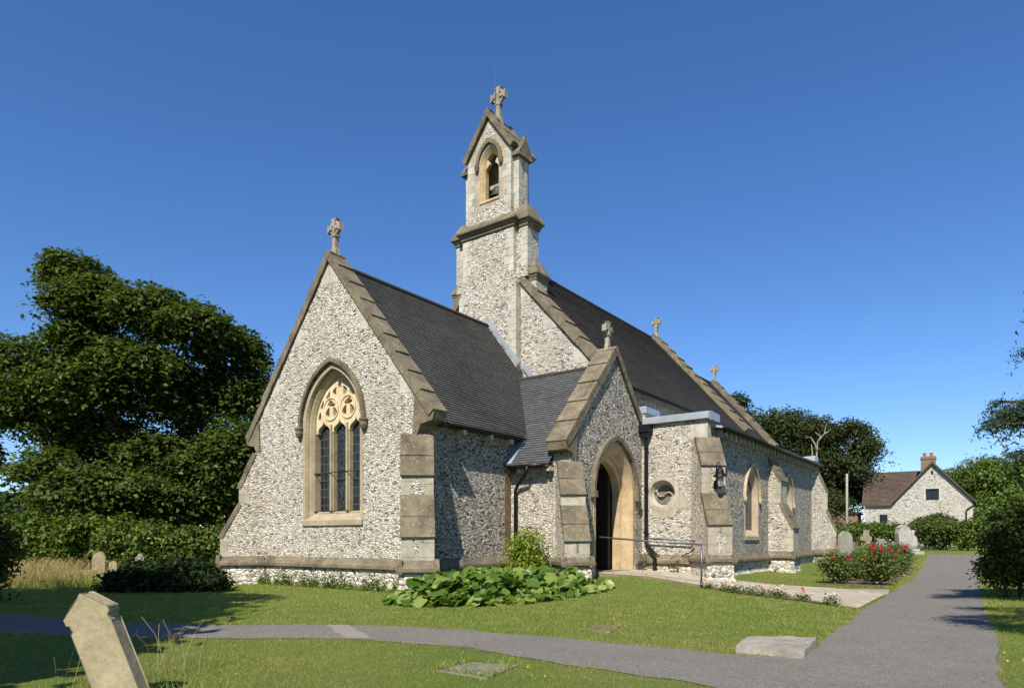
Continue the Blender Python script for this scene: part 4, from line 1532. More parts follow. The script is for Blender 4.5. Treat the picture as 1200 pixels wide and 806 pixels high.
mb.loft(UF, bo, .004, b1, -.16)
mb.loft(UF, b1, -.16, b1, -.34)
mb.profile(UF, [(.03, 13.34), (.03, 13.42), (-.34, 13.50), (-.34, 13.34)], XT - .42, XT + .46)
for sg in (-1, 1):
    mb.prism(UF, [(XT + .02 + sg * .31, 14.95), (XT + .02 + sg * .31, 14.62), (XT + .02 + sg * .12, 14.80), (XT + .02 + sg * .22, 14.98)][::sg], -.30, -.18)
mb.build('arch', M['cream'], bc)
mb = MB()
mb.lathe((XT + .02, YS + .56, 13.66), [(.30, 0), (.28, .03), (.22, .12), (.17, .28), (.14, .36), (.05, .40), (0, .41)], 18)
mb.build('bell', M['bronze'], bc, smooth=True)
mb = MB()
mb.wbox(XT - .55, XT + .55, YS + .55, YS + .70, 14.03, 14.18)
mb.build('headstock', M['deadwood'], bc, bevel=.02)
RF = Fr((0, YS + .66, 0), (1, 0, 0), (0, -1, 0))
gable_cross(bc, RF, XT, 16.42, 1.28, .15, M['crossstone'], name='gable_cross')
mb = MB()
mb.tube([(XT - .07, YS + .53, 16.6), (XT - .07, YS + .53, 18.36)], .012, 6)
mb.tube([(XT - .15, YS + .53, 18.20), (XT + .01, YS + .53, 18.20)], .009, 6)
mb.build('lightning_rod', M['galv'], bc)

# crosses on the gables
gable_cross(church, Fr((0, YW + .20, 0), (1, 0, 0), (0, -1, 0)), XC, 9.15, .98, .13, M['crossstone'])
gable_cross(church, Fr((XP - .25, 0, 0), (0, 1, 0), (1, 0, 0)), PC, 7.12, .86, .12, M['crossstone'])
gable_cross(church, Fr((0, 33.4, 0), (1, 0, 0), (0, -1, 0)), XC, 11.95, .98, .14, M['crossstone'])
gable_cross(church, Fr((0, 42.1, 0), (1, 0, 0), (0, -1, 0)), XC, 11.25, .98, .14, M['crossstone'])
# wall corner stones
mb = MB()
corner_stones(mb, (XA, YA), (-1, 0, 0), (0, 1, 0), 4.0, 4.9, .62, .3, .45, .008)
corner_stones(mb, (XP, 16.0), (-1, 0, 0), (0, 1, 0), 3.0, 3.6, .3, .2, .3, .006)
mb.build('corner_stones', M['quoin'], church)
cap.build('plinth_cap', M['weathered'], church)
foot.build('plinth_foot', M['flint_plinth'], church)

# ================================================================ RAILS, LANTERN
r = empty('handrail', (-6.61, 17.50, .16), 'grey tube handrail on one post along the lawn side of the ramp', 'handrail', 'ramp handrails')
mb = MB()
mb.tube([(XP + .25, 17.22, 1.385), (-8.2, 17.36, 1.28), (-6.61, 17.50, 1.18)], .024, 8)
mb.build('rail', M['galv'], r, smooth=True)
mb = MB()
mb.tube([(-6.61, 17.50, .0), (-6.61, 17.50, 1.19)], .027, 8)
mb.tube([(-6.61, 17.50, .10), (-6.61, 17.50, .17)], .045, 8)
mb.build('post', M['galv'], r, smooth=True)
r = empty('handrail', (-8.6, 20.0, .33), 'grey tube handrail with curved ends fixed to the church wall beside the black pipe', 'handrail', 'ramp handrails')
mb = MB()
ya = YA - .20
mb.tube([(XP + .16, ya, 1.36), (-8.8, ya, 1.32), (-7.72, ya, 1.27)], .024, 8)
mb.build('rail', M['galv'], r, smooth=True)
mb = MB()
mb.tube([(XP + .22, ya, 1.34), (XP + .30, ya + .02, 1.1), (XP + .46, ya + .06, .92), (XP + .66, ya + .12, .80)], .018, 8)
mb.cut()
mb.tube([(-7.78, ya, 1.26), (-7.86, ya + .02, 1.08), (-8.05, ya + .06, .92), (-8.35, ya + .12, .80)], .018, 8)
mb.build('bracket', M['iron'], r, smooth=True)

bd = Vector((.7071, -.7071, 0))
lat = Vector((.7071, .7071, 0))
lp = Vector((XA - .03, YA + .03, 0)) + bd * .47 + lat * .06
LS = 1.15
lan = empty('wall_lantern', (lp.x, lp.y, 2.95), 'black bracket lantern with a bell-shaped cap on the stepped buttress', 'lantern')
q = lambda o, z: lp + bd * o * LS + Vector((0, 0, 3.1 + (z - 3.1) * LS))
mb = MB()
mb.tube([q(.0, 2.98), q(.05, 3.02), q(.03, 3.35), q(.08, 3.52), q(.17, 3.56), q(.25, 3.50), q(.26, 3.40)], .017, 6)
mb.lathe(q(.005, 2.98), [(.0, -.14), (.055, -.12), (.055, .12), (0, .14)], 8)
mb.build('bracket', M['iron'], lan, smooth=True)
mb = MB()
mb.lathe(q(.26, 3.18), [(.21, 0), (.20, .03), (.13, .10), (.10, .20), (.065, .25), (.03, .29), (.0, .30)], 12)
mb.build('cap', M['iron'], lan, smooth=True)
mb = MB()
mb.lathe(q(.26, 2.92), [(.07, 0), (.115, .33)], 6)
mb.build('glass', M['lamp_glass'], lan)
mb = MB()
for k in range(6):
    a = k * math.pi / 3
    mb.tube([q(.26, 2.92) + Vector((math.cos(a) * .074, math.sin(a) * .074, 0)), q(.26, 3.18) + Vector((math.cos(a) * .12, math.sin(a) * .12, 0))], .007, 4)
mb.lathe(q(.26, 2.87), [(0, -.03), (.03, 0), (.065, .03), (.065, .05), (0, .05)], 8)
mb.build('cage', M['iron'], lan)

# ================================================================ GRAVES AND SLABS
def stone_obj(name, outline, th, mat, mw, label, cat, group=None, bevel=.012, kids=None):
    fr = Fr((0, 0, 0), (1, 0, 0), (0, -1, 0))
    mb = MB()
    mb.prism(fr, outline, -th / 2, th / 2)
    o = mb.build(name, mat, None, None, bevel=bevel)
    o.matrix_world = mw
    tag(o, label, cat, group)
    return o


def stand(px, d, rot=0.0, lean=0.0, sink=.1):
    p = at(px, Y0, d)
    return Matrix.Translation((p.x, p.y, hz(p.y) - sink)) @ Matrix.Rotation(YAW, 4, 'Z') @ Matrix.Rotation(lean, 4, 'Y') @ Matrix.Rotation(rot, 4, 'Z')


hw = .215
out = [(-hw, 0), (hw, 0), (hw, .83), (hw - .012, .845), (hw - .012, .875), (hw + .012, .89), (hw + .014, .93), (.05, 1.08), (.01, 1.085), (-.03, 1.07), (-hw - .016, .945), (-hw - .012, .905), (-hw + .018, .89), (-hw + .018, .85), (-hw, .83)]
p = at(160, Y0, 5.45)
stone_obj('gravestone', [(x * .84, z * 1.06) for x, z in out], .11, M['grave'], Matrix.Translation((p.x, p.y, -.20)) @ Matrix.Rotation(YAW, 4, 'Z') @ Matrix.Rotation(R_(-21.5), 4, 'Y') @ Matrix.Rotation(R_(-5), 4, 'Z'),
          'tall shouldered gravestone leaning far to the left in the foreground', 'gravestone', 'churchyard gravestones', .010)


def round_top(w, h, n=10):
    return [(-w / 2, 0), (w / 2, 0)] + [(w / 2 * math.cos(math.pi * i / n), h - w / 2 + w / 2 * math.sin(math.pi * i / n)) for i in range(n + 1)]


def ogee_top(w, h):
    return [(-w / 2, 0), (w / 2, 0), (w / 2, h * .80), (w * .40, h * .86), (w * .26, h * .93), (w * .1, h), (-w * .1, h), (-w * .26, h * .93), (-w * .40, h * .86), (-w / 2, h * .80)]


stone_obj('gravestone', round_top(.74, 1.62), .14, M['grave_pale'], stand(990.5, 32, .35), 'round-topped grey gravestone behind the rose bed nearest the church', 'gravestone', 'churchyard gravestones')
cr = [(-.16, 0), (.16, 0), (.11, .95), (.34, .98), (.34, 1.20), (.12, 1.19), (.11, 1.55), (-.11, 1.55), (-.12, 1.19), (-.34, 1.20), (-.34, .98), (-.11, .95)]
stone_obj('gravestone', cr, .16, M['grave'], stand(1014, 36, .5, .04), 'stone cross gravestone in front of the hedge behind the roses', 'gravestone', 'churchyard gravestones')
stone_obj('gravestone', ogee_top(.5, 1.05), .12, M['grave_pale'], stand(1034, 36, .2), 'small low grey gravestone right of the stone cross', 'gravestone', 'churchyard gravestones')
mem = empty('grave_memorial', tuple(stand(1061, 38).translation), 'white weathered memorial with a slumped figure on its stepped base', 'memorial')
mb = MB()
b0 = Vector(stand(1061, 38, 0, 0, .0).translation)
fm = Fr((b0.x, b0.y, b0.z), RV, -WV)
mb.prism(fm, [(-.42, .3), (.20, .3), (.28, .75), (.22, 1.28), (.10, 1.52), (-.15, 1.62), (-.40, 1.48), (-.50, 1.15), (-.46, .7)], -.18, .18)
mb.build('headstone', M['marble'], mem, bevel=.04)
mb = MB()
mb.tube([fm.p(.25, .25, .1), fm.p(.38, .55, .12), fm.p(.40, .85, .1), fm.p(.30, 1.1, .1), fm.p(.34, 1.25, .1), fm.p(.45, 1.30, .1)], [.22, .24, .18, .12, .13, .06], 10)
mb.build('figure', M['marble'], mem, smooth=True)
mb = MB()
mb.box(fm, -.62, .80, -.2, .16, -.4, .45)
mb.box(fm, -.5, .62, .16, .31, -.28, .34)
mb.build('base', M['marble'], mem, bevel=.02)

for px, d, w, h, fn, mt, lb in ((115, 24.5, .42, .98, round_top, 'grave', 'tall narrow rounded gravestone by the dry grass at the left'),
                                (163, 27, .36, .86, ogee_top, 'grave_pale', 'small pale pointed gravestone beyond the dark bush'),
                                (212, 29, .34, .96, ogee_top, 'grave', 'dim brown gravestone nearest the wing of the church'),
                                (132, 28, .30, .55, round_top, 'grave', 'short squat gravestone just right of the tall narrow one')):
    stone_obj('gravestone', fn(w, h), .12, M[mt], stand(px, d, .3, .05), lb, 'gravestone', 'churchyard gravestones')
cr2 = [(-.2, 0), (.2, 0), (.2, .25), (.09, .28), (.08, .72), (.22, .74), (.22, .90), (.08, .90), (.08, 1.08), (-.08, 1.08), (-.08, .90), (-.22, .90), (-.22, .74), (-.08, .72), (-.09, .28), (-.2, .25)]
stone_obj('gravestone', cr2, .14, M['grave_pale'], stand(196, 28.5, .5), 'small pale cross gravestone against the laurel hedge', 'gravestone', 'churchyard gravestones')
for px, lb in ((92, 'low squared kerb stone at the edge of the dry grass'), (103, 'low kerb stone against the foot of the tall narrow gravestone')):
    stone_obj('kerb_stone', [(-.19, 0), (.19, 0), (.19, .34), (-.19, .34)], .3, M['grave'], stand(px, 24.2, .2), lb, 'kerb stone', 'grave kerb stones')


def flat_slab(name, pix, z, h, mat, label, cat, bev=.02, group=None):
    P = [on(x, y, 2, z) for x, y in pix]
    c = sum(P, Vector()) / len(P)
    n = len(P)
    mb = MB()
    top, bot = [], []
    for i in range(n):
        a, b = P[i], P[(i + 1) % n]
        for t in range(5):
            q = a.lerp(b, t / 5) + Vector((random.uniform(-.012, .012), random.uniform(-.012, .012), random.uniform(-.006, .006)))
            top.append(q)
            bot.append(Vector((q.x + (q.x - c.x) * .03, q.y + (q.y - c.y) * .03, z - h)))
    m = len(top)
    mb.face(top)
    for i in range(m):
        mb.face([bot[i], bot[(i + 1) % m], top[(i + 1) % m], top[i]])
    o = mb.build(name, mat, None, (c.x, c.y, 0), bevel=0)
    return tag(o, label, cat, group)


flat_slab('grave_slab', [(862, 755.5), (879, 744.5), (957, 746), (943, 763)], .09, .2, M['slab'], 'thick pale grey slab lying beside the fork of the path', 'stone slab')
flat_slab('grave_slab', [(512, 785), (553, 775), (607, 778.5), (572, 794)], .012, .1, M['mossy'], 'flush mossy grave slab sunk into the near lawn', 'stone slab')
flat_slab('edging_slab', [(999, 691.5), (1003, 689.5), (1043, 690.5), (1041, 693.5)], .06, .1, M['slab'], 'thin pale edging slab between rose bed and paving', 'stone slab')
flat_slab('drain_cover', [(683, 736), (700, 731), (729, 732), (716, 739.5)], .016, .05, plain_mat('dark_drain_grit', (.20, .165, .115), .9, 0, .7, 30, .8), 'dark gritty drain cover let into the lawn', 'drain cover')

# ================================================================ COTTAGE AND ITS NEIGHBOURS
cb = at(1092, Y0, 70)
cot = empty('cottage', (cb.x, cb.y, .5), 'white flint cottage with a brown tiled roof and brick chimney beyond the hedge', 'cottage')
cn = Vector((-cb.x, -cb.y, 0)).normalized()
CF = Fr((cb.x, cb.y, 0), Vector((-cn.y, cn.x, 0)) * .86, cn)
CF.a = CF.a * .86
mb = MB()
mb.prism(CF, [(-3.9, .2), (4.05, .2), (4.05, 5.25), (.02, 9.05), (-3.9, 5.25)], -7, 0, holes=[[(-.62, 5.40), (-.62, 6.55), (.72, 6.55), (.72, 5.40)]])
mb.build('wall', M['flint_far'], cot)
mb = MB()
mb.box(CF, -7.1, -3.89, .2, 5.1, -6.5, -.06)
mb.build('wall', M['flint_far'], cot)
mb = MB()
mb.box(CF, -.85, -.62, 5.3, 6.56, -.05, .02)
mb.cut()
mb.box(CF, .72, .95, 5.3, 6.56, -.05, .02)
mb.cut()
mb.box(CF, -.85, .95, 6.56, 6.76, -.05, .022)
mb.cut()
mb.box(CF, -7.13, -6.7, .2, 5.0, -.3, -.03)
mb.box(CF, 3.75, 4.08, .2, 5.1, -.3, .02)
mb.build('pale_dressings', M['quoin'], cot)
win = MB()
win.box(CF, -.72, .82, 5.30, 6.68, -.22, -.18)
pw = win.build('window', M['pane'], cot)
mb = MB()
for x in (-.70, .05, .74):
    mb.box(CF, x - .03, x + .05, 5.30, 6.68, -.17, -.12)
for z in (5.30, 6.62):
    mb.box(CF, -.72, .82, z, z + .06, -.168, -.122)
mb.build('frame', M['iron'], pw)
mb = MB()
mb.box(CF, -5.5, -4.65, 3.1, 4.0, -.1, -.045)
pw = mb.build('window', M['pane'], cot)
mb = MB()
mb.box(CF, -.10, .14, 8.0, 8.4, -.05, .004)
mb.build('vent_slit', M['iron'], cot)
mb = MB()
up_ = Vector((0, 0, .14))
for sg, ex in ((-1, -4.25), (1, 4.4)):
    roof(mb, CF.p(ex, 5.02, .32), CF.p(ex, 5.02, -7.3), CF.p(.02, 9.32, .32), CF.p(.02, 9.32, -7.3), 30, .03)
    mb.cut()
roof(mb, CF.p(-7.45, 5.0, .25), CF.p(-4.2, 5.0, .25), CF.p(-7.45, 8.75, -3.3), CF.p(-.8, 8.75, -3.3), 26, .035)
mb.cut()
roof(mb, CF.p(-7.45, 5.0, -6.9), CF.p(-1.5, 5.0, -6.9), CF.p(-7.45, 8.75, -3.3), CF.p(-1.5, 8.75, -3.3), 26, .035)
mb.build('roof', M['brown_tile'], cot, recalc=False)
mb = MB()
for sg, ex in ((-1, -4.3), (1, 4.45)):
    mb.cut()
    mb.prism(CF, [(ex, 4.93), (ex, 5.10), (.02, 9.40), (.02, 9.12)][::sg], .10, .36)
mb.build('bargeboard', M['wood'], cot)
mb = MB()
mb.box(CF, -7.45, -4.1, 4.90, 5.02, -.05, .26)
mb.build('soffit', M['wood'], cot)
ch = MB()
ch.box(CF, -1.15, .42, 7.8, 10.0, -1.9, -.9)
ch.box(CF, -1.22, .49, 9.7, 9.86, -1.97, -.83)
chim = ch.build('chimney', M['brick'], cot)
mb = MB()
for x in (-.75, -.05):
    mb.cut()
    mb.lathe(CF.p(x, 10.0, -1.4), [(.19, 0), (.16, .1), (.15, .34), (.19, .36), (.17, .40), (0, .40)], 10)
mb.build('chimney_pot', plain_mat('terracotta_pot', (.32, .14, .08), .85), chim)
mb = MB()
mb.tube([CF.p(4.35, 4.9, .05), CF.p(3.55, 4.4, .12), CF.p(3.42, 4.2, .12), CF.p(3.42, 1.0, .12)], .07, 6)
mb.build('downpipe', M['iron'], cot)
ob = empty('brick_outbuilding', tuple(CF.p(-9.2, .5, 0)), 'low red brick outbuilding with a grey door left of the cottage', 'outbuilding')
mb = MB()
mb.box(CF, -14.5, -7.9, .2, 4.1, -4, .3)
mb.box(CF, -9.75, -9.4, .2, 4.1, .3, .42)
mb.build('wall', M['brick'], ob)
mb = MB()
mb.box(CF, -14.7, -7.8, 4.1, 4.3, -4.2, .5)
mb.build('roof', M['brown_tile'], ob)
mb = MB()
mb.box(CF, -10.9, -9.85, 1.2, 3.3, .28, .34)
mb.build('door', plain_mat('grey_door_paint', (.10, .12, .15), .6), ob)
pl_ = MB()
pp = at(992.5, Y0, 66)
pl_.tube([(pp.x, pp.y, .3), (pp.x, pp.y, 7.7)], [.13, .10], 8)
tag(pl_.build('wooden_pole', M['deadwood'], None, (pp.x, pp.y, .5), smooth=True), 'bare weathered wooden pole above the brick outbuilding', 'pole')

# ================================================================ TREES, HEDGES, BUSHES
LB = [(88, 318, 36, 32), (120, 352, 48, 38), (78, 350, 26, 34), (175, 362, 50, 36), (228, 382, 48, 38), (270, 412, 42, 42), (292, 462, 34, 52), (98, 400, 44, 40), (22, 420, 46, 34),
      (-28, 405, 42, 32), (88, 452, 70, 44), (160, 440, 70, 55), (230, 470, 62, 55), (-40, 465, 60, 45), (35, 478, 56, 36), (120, 520, 70, 50), (200, 540, 76, 52), (275, 535, 44, 60),
      (62, 548, 44, 34), (-55, 530, 46, 40), (140, 575, 80, 40), (235, 585, 60, 36)]
blobs = [pblob(x, y, 34 + random.uniform(-2.2, 2.2), rx * .88, ry * .84) for x, y, rx, ry in LB]
bp = at(150, Y0, 34)
tree('chestnut_tree', 'huge dark broadleaved tree towering left of the church', 'tree', (bp.x, bp.y, 0), tuple(at(120, 380, 34)), .55, blobs, M['leaf_chestnut'], .24, 3.9, .30, 16, 'churchyard trees', up=1.0, flat=.32, fill=.14, sub=13, core=.88, nlimbs=5)
blobs = [pblob(x, y, 46, rx, ry) for x, y, rx, ry in ((60, 590, 50, 30), (130, 585, 60, 40), (210, 585, 60, 45), (285, 575, 45, 50), (-10, 600, 60, 30), (-70, 590, 60, 40))]
bp = at(180, Y0, 46)
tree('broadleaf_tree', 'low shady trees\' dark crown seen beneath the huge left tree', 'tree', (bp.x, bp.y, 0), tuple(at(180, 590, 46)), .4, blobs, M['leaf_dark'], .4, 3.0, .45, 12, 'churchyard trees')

# tree standing behind and left of the photographer: it throws the shade over the left foreground
sb = [((-14.5, -5.5, 9.5), (5, 5, 4)), ((-12.5, -2.5, 7.5), (3.4, 3.6, 2.6)), ((-9.2, -3.3, 5.6), (2.6, 2.6, 1.9)), ((-15.5, -4.5, 7.0), (3, 3, 3)), ((-11, -6, 12), (4, 4, 3)), ((-13.2, .6, 6.0), (2.2, 2.2, 1.8)), ((-7.7, -2.0, 5.4), (1.4, 1.5, 1.1)), ((-8.6, -1.6, 5.0), (1.7, 1.5, 1.1)), ((-9.4, -1.4, 6.0), (2.0, 2.0, 1.5))]
tree('broadleaf_tree', 'broad tree behind the camera shading the left of the lawn', 'tree', (-14, -5.5, 0), (-14, -5, 9), .4, sb, M['leaf_chestnut'], .42, 3.5, .4, 8, 'churchyard trees')


def bushy(name, label, cat, px, d, blobs, mat, size, per_m2, spread, k, group=None, stems=6, **kw):
    p = at(px, Y0, d)
    base = (p.x, p.y, hz(p.y))
    root = empty(name, base, label, cat, group)
    C, N = crown_points(clumpy(blobs, 10, .38, seed=int(abs(px)) + 1), per_m2 * .55, spread, k, **kw)
    keep = C[:, 2] > base[2] - .02
    C, N = C[keep], N[keep]
    V, Q = leaves(C, N, size * rng.uniform(.65, 1.35, len(C)), .5)
    np_mesh('foliage', V, Q, mat, root)
    mb = MB()
    rr = random.Random(int(px))
    for i in range(stems):
        c, r = rr.choice(blobs)
        e = Vector(c) + Vector((rr.uniform(-.5, .5) * r[0], rr.uniform(-.5, .5) * r[1], rr.uniform(0, .5) * r[2]))
        s0 = Vector((p.x + (e.x - p.x) * .6, p.y + (e.y - p.y) * .6, base[2] - .1))
        mb.tube([s0, s0.lerp(e, .5) + Vector((rr.uniform(-.1, .1), rr.uniform(-.1, .1), 0)), e], [.035, .025, .008], 5)
    mb.build('stems', M['bark'], root)
    return root


lb = [pblob(x, y, 29 + random.uniform(-.5, .5), 30, ry, 32) for x, y, ry in ((-40, 630, 46), (0, 631, 46), (38, 631, 45), (76, 632, 43), (112, 634, 40), (148, 634, 38), (184, 638, 36), (220, 640, 33), (252, 640, 36))]
bushy('laurel_hedge', 'tall glossy green laurel hedge under the big left tree', 'hedge', 110, 29, lb, M['leaf_laurel'], .19, 22, .16, 9, stems=14, up=.5, flat=.8)
bb = [pblob(146, 684, 17.4, 36, 24, 30), pblob(190, 676, 17.6, 44, 28, 36), pblob(236, 680, 17.6, 38, 27, 34), pblob(215, 664, 17.8, 30, 16), pblob(168, 666, 17.8, 22, 14)]
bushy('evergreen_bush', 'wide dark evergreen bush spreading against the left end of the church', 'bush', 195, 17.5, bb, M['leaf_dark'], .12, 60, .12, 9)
bb = [pblob(-30, 640, 14, 40, 62, 40), pblob(-22, 672, 14, 34, 40, 34), pblob(-50, 610, 14, 40, 50, 40)]
bushy('evergreen_bush', 'black-green conifer cut off by the left edge of the view', 'bush', -40, 14, bb, M['leaf_yew'], .10, 60, .11, 9)
ch_ = MB()
p = at(242, Y0, 30)
fr = Fr((p.x, p.y, 0), RV, -WV)
bb = [(tuple(fr.p(x, z, o)), (.16, .16, .16)) for x in np.arange(-.7, .75, .2) for z in np.arange(.1, 1.35, .2) for o in (-.35, 0, .35)]
bushy('clipped_hedge', 'small clipped box of bright hedge close to the church', 'hedge', 242, 30, bb, M['leaf_yewlit'], .07, 60, .06, 6)

yb = [pblob(1180, 624, 15.5, 27, 32), pblob(1190, 662, 15.5, 38, 30), pblob(1216, 610, 15.8, 36, 30), pblob(1226, 650, 15.8, 50, 42), pblob(1168, 657, 15.3, 18, 24), pblob(1165, 630, 15.3, 15, 16), pblob(1202, 592, 15.8, 20, 12)]
bushy('yew_bush', 'big dark yew bush at the right edge beside the path', 'bush', 1200, 15.6, yb, M['leaf_yew'], .095, 70, .10, 11, flat=.8)
yb = [pblob(1100, 621, 46, 29, 17, 26), pblob(1098, 630, 46, 22, 13, 20), pblob(1115, 617, 46, 17, 11)]
bushy('clipped_bush', 'rounded clipped green bush at the end of the path', 'bush', 1098, 46, yb, M['leaf_yewlit'], .16, 22, .16, 12)
yb = [pblob(1100, 612, 51, 24, 14), pblob(1085, 615, 51, 15, 10)]
bushy('garden_shrub', 'loose dark shrub rising behind the rounded clipped bush', 'bush', 1100, 51, yb, M['leaf_yewlit'], .2, 12, .2, 10)
yb = [pblob(1134, 622, 44, 9, 18), pblob(1146, 618, 44, 12, 22), pblob(1130, 634, 44, 7, 8)]
bushy('laurel_bush', 'sunlit laurel bush between the clipped bush and the dark yew', 'bush', 1140, 44, yb, M['leaf_laurel'], .22, 14, .2, 8)
hb = [pblob(x, 622, 56, 14, 15, 16) for x in range(952, 1090, 18)]
bushy('laurel_hedge', 'bright green hedge in front of the cottage garden', 'hedge', 1020, 56, hb, M['leaf_laurel'], .24, 9, .22, 8, stems=10)

ob_ = [(905, 498, 34, 26), (880, 520, 30, 30), (935, 500, 30, 24), (915, 545, 45, 40), (885, 570, 40, 34)]
bp = at(905, Y0, 82)
tree('oak_tree', 'dark round oak just over the church roof end', 'tree', (bp.x, bp.y, .6), tuple(at(905, 520, 82)), .5, [pblob(x, y, 82 + random.uniform(-3, 3), a, b) for x, y, a, b in ob_], M['leaf_oak'], .30, 1.25, .60, 28, 'trees beyond the church')
ob_ = [(968, 512, 26, 18), (995, 505, 22, 16), (1012, 520, 15, 18), (1000, 540, 24, 28), (962, 545, 34, 36), (985, 575, 38, 32), (1012, 572, 16, 20), (940, 530, 24, 24), (950, 590, 40, 25)]
bp = at(975, Y0, 78)
tree('oak_tree', 'spreading oak with a ragged top behind the wooden pole', 'tree', (bp.x, bp.y, .6), tuple(at(975, 530, 78)), .5, [pblob(x, y, 78 + random.uniform(-3, 3), a, b) for x, y, a, b in ob_], M['leaf_oak'], .30, 1.25, .60, 28, 'trees beyond the church')
ob_ = [(866, 470, 9, 12), (868, 490, 16, 16), (862, 510, 22, 20), (850, 540, 30, 30)]
bp = at(864, Y0, 90)
tree('conifer_tree', 'dark pointed conifer top showing over the church eaves', 'tree', (bp.x, bp.y, .6), tuple(at(866, 470, 90)), .4, [pblob(x, y, 90, a, b) for x, y, a, b in ob_], M['leaf_cedar'], .5, 1.6, .5, 14, 'trees beyond the church', aspect=.35)
ob_ = [(1150, 556, 30, 28), (1185, 552, 34, 30), (1130, 580, 20, 28), (1165, 590, 44, 34), (1205, 585, 40, 40), (1225, 555, 30, 30)]
bp = at(1170, Y0, 88)
tree('lime_tree', 'rounded mid-green tree right of the cottage', 'tree', (bp.x, bp.y, .6), tuple(at(1170, 570, 88)), .5, [pblob(x, y, 88 + random.uniform(-3, 3), a, b) for x, y, a, b in ob_], M['leaf_lime'], .32, 1.25, .60, 26, 'trees beyond the church')
dt = MB()
D = 72
for P in ([(958, 560), (957, 535), (958, 518), (966, 508), (968, 498)], [(958, 530), (955, 520), (950, 512), (944, 513)], [(958, 518), (962, 511), (955, 506)], [(950, 548), (952, 533), (951, 520)], [(966, 508), (972, 505)]):
    dt.tube([at(x, y, D) for x, y in P], [.10 - .08 * i / (len(P) - 1) for i in range(len(P))], 6)
dp = at(958, Y0, D)
dt.tube([Vector((dp.x, dp.y, .4)), at(958, 560, D)], [.3, .22], 6)
tag(dt.build('dead_tree', M['deadwood'], None, (dp.x, dp.y, .6), smooth=True), 'pale dead tree with bare branches against the oaks', 'dead tree', None)

# cedar whose boughs reach into the view at the right and shade the path
ct = at(1640, Y0, 10.5)
cb_ = [pblob(1186, 484, 12.5, 26, 13, 36), pblob(1168, 497, 12.3, 16, 6, 20), pblob(1222, 478, 12.6, 36, 20, 50), pblob(1170, 470, 12.6, 9, 5), pblob(1214, 530, 10.5, 26, 5, 40), pblob(1225, 408, 13, 28, 4, 40),
       ((.95, 9.2, 4.0), (.62, .34, .14)), ((1.9, 9.3, 4.15), (.9, .5, .2)), ((.75, 9.9, 4.25), (.4, .2, .1)), ((.7, 9.5, 4.1), (.5, .45, .2)), ((1.4, 8.8, 3.95), (.7, .5, .2)), ((1.2, 10.2, 4.3), (.6, .4, .2)), pblob(1280, 470, 12, 60, 20, 60), pblob(1300, 530, 10, 60, 12, 60), pblob(1330, 400, 12, 70, 14, 80), pblob(1450, 440, 11, 110, 26, 110), pblob(1500, 350, 11, 110, 26, 110), pblob(1600, 250, 11, 110, 30, 110)]
tree('cedar_tree', 'blue-green cedar whose boughs reach in at the right edge', 'tree', (ct.x, ct.y, 0), (ct.x, ct.y, 9), .4, cb_, M['leaf_cedar'], .12, 34, .11, 16, 'churchyard trees', up=.5, flat=.4, fill=.7, aspect=.2, sub=0)

# ================================================================ ROSES, FLOWERS, GROUND PLANTS
SOIL = [(-6.6, 17.80), (-5.2, 16.80), (-3.5, 15.5), (-2.75, 14.72), (-2.8, 14.5), (-3.55, 15.22), (-5.25, 16.50), (-6.65, 17.5)]
tag(sheet('border_soil', wobble(SOIL, .03), .028, M['soil']), 'narrow strip of bare soil along the paving', None, None, 'structure')
BED = [(-4.55, 21.6), (-2.85, 20.9), (-3.25, 33), (-4.75, 33)]
tag(sheet('rose_bed_soil', wobble(BED, .07), .014, M['soil']), 'bare brown soil under the roses', None, None, 'structure')


def petals(c, r, n, mat, name, parent):
    C = np.array(c) + rng.normal(size=(n, 3)) * r * np.array([.30, .30, .25])
    V, Q = leaves(C, rng.normal(size=(n, 3)) + np.array([.2, -.4, .7]), r * rng.uniform(.5, .9, n), .85, .2)
    return np_mesh(name, V, Q, mat, parent)


